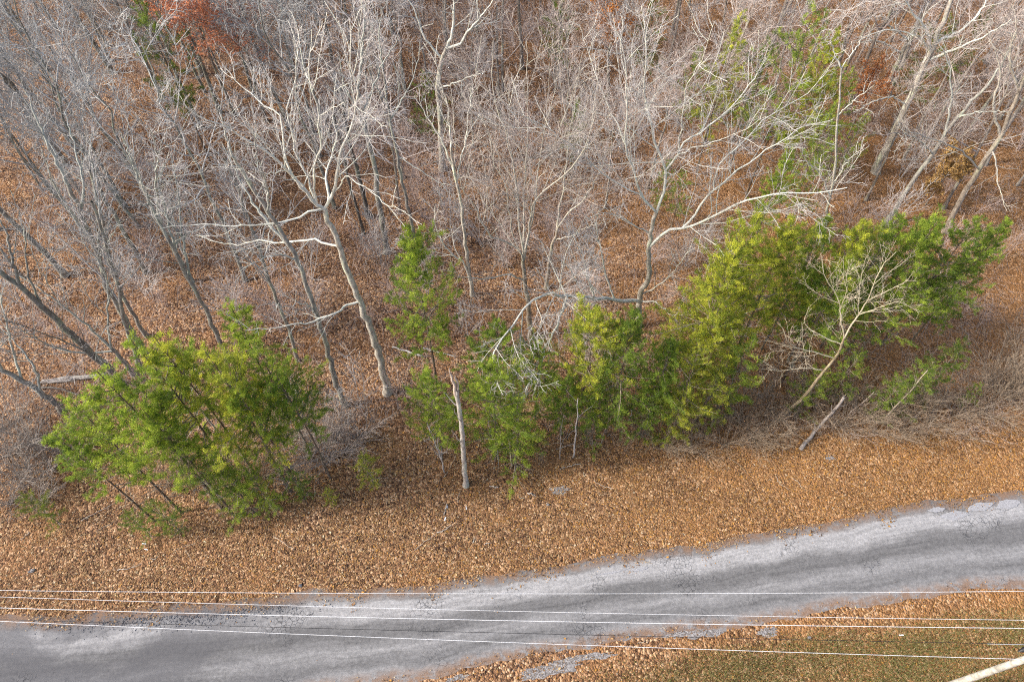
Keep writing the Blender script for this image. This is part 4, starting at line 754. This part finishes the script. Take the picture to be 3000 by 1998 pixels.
# trees and shrubs still holding dry leaves
def leafed(X, Y, h, v, col, n, spread, zlo, label, seed, name):
    r_ = np.random.default_rng(seed); o = bare(v, X, Y, h, ((.8, .75, .7), (.95, .85, .8)), label, None); o.name = name
    s_ = o.scale[0]; cr = [c for c in o.children if c.name.startswith('crown')][0]; co_ = np.zeros(len(cr.data.vertices)*3, np.float32); cr.data.vertices.foreach_get('co', co_); co_ = co_.reshape(-1, 3)
    sel = co_[r_.integers(0, len(co_), n*3)]; sel = sel[sel[:, 2]*s_ > zlo*h][:n]; n = len(sel); sz = .075/s_*r_.uniform(.7, 1.4, (n, 1)); a = nrm(r_.normal(size=(n, 3))); b = nrm(np.cross(a, r_.normal(size=(n, 3))))
    p = sel + r_.normal(0, .05/s_, (n, 3)); V = np.stack([p - a*sz, p + b*sz*.6, p + a*sz, p - b*sz*.6], 1); colr = np.array(col)*r_.uniform(.7, 1.3, (n, 1)); g = Geo(); g.add(V, np.arange(n*4).reshape(-1, 4), col=np.repeat(colr, 4, 0)); obj('dry_leaves', g.mesh('dry_leaves', False), DRYLEAF, o)
p = atz(620, -110, 13); leafed(p[0], p[1], 17, 2, (.70, .29, .14), 12000, 1, .35, 'tree still covered in rusty red leaves at the far side of the woods', 810, 'rusty_leaved_tree')
p = atz(525, -80, 12); leafed(p[0], p[1], 15, 0, (.68, .28, .14), 6000, 1, .35, 'smaller rusty-leaved tree beside the rusty red one', 814, 'rusty_leaved_tree')
p = atz(1765, 5, 10); leafed(p[0], p[1], 12, 3, (.42, .17, .04), 2500, 1, .6, 'tree with a clump of orange leaves at its top', 811, 'orange_leaved_tree')
p = atz(2570, 220, 6); leafed(p[0], p[1], 7, 4, (.42, .17, .06), 2200, 1, .3, 'small tree with orange leaves near the mottled straight trunk', 812, 'orange_leaved_tree')
p = atz(2790, 480, 4); leafed(p[0], p[1], 5.5, 5, (.40, .25, .09), 5200, 1, .1, 'tan-leaved shrub between two leaning right trunks', 813, 'tan_leaved_shrub')

# fine brush across the woodland floor
def undergrowth(n, seed):
    r_ = np.random.default_rng(seed); x = r_.uniform(-1, 1, n); y = r_.uniform(19, 72, n); x = x*(22 + .5*y); k = clump(x*.45 + 3, y*.4) > r_.random(n)*.9; x, y = x[k], y[k]; m = len(x); K = 4
    P_ = np.zeros((m, K, 3)); P_[:, 0] = np.stack([x, y, gz(x, y)], -1); d = nrm(r_.normal(size=(m, 3))*[.9, .9, .3] + [0, 0, .8]); L = r_.uniform(.5, 2.2, m)
    for k in range(1, K): d = nrm(d + r_.normal(0, .25, (m, 3))); P_[:, k] = P_[:, k - 1] + d*(L/3)[:, None]
    R_ = r_.uniform(.006, .011, m)[:, None]*np.linspace(1, .5, K); g = Geo(); g.tubes(P_, R_, 3)
    a, ar = kids(P_, R_, 1.6, .3, .8, .5, 3, .05, .2, r_, .7, .005, 1.0); g.tubes(a, ar, 3)
    o = obj('undergrowth', g, TWIG, None, (.78, .68, .63)); tag(o, kind='stuff')
undergrowth(31000, 901)
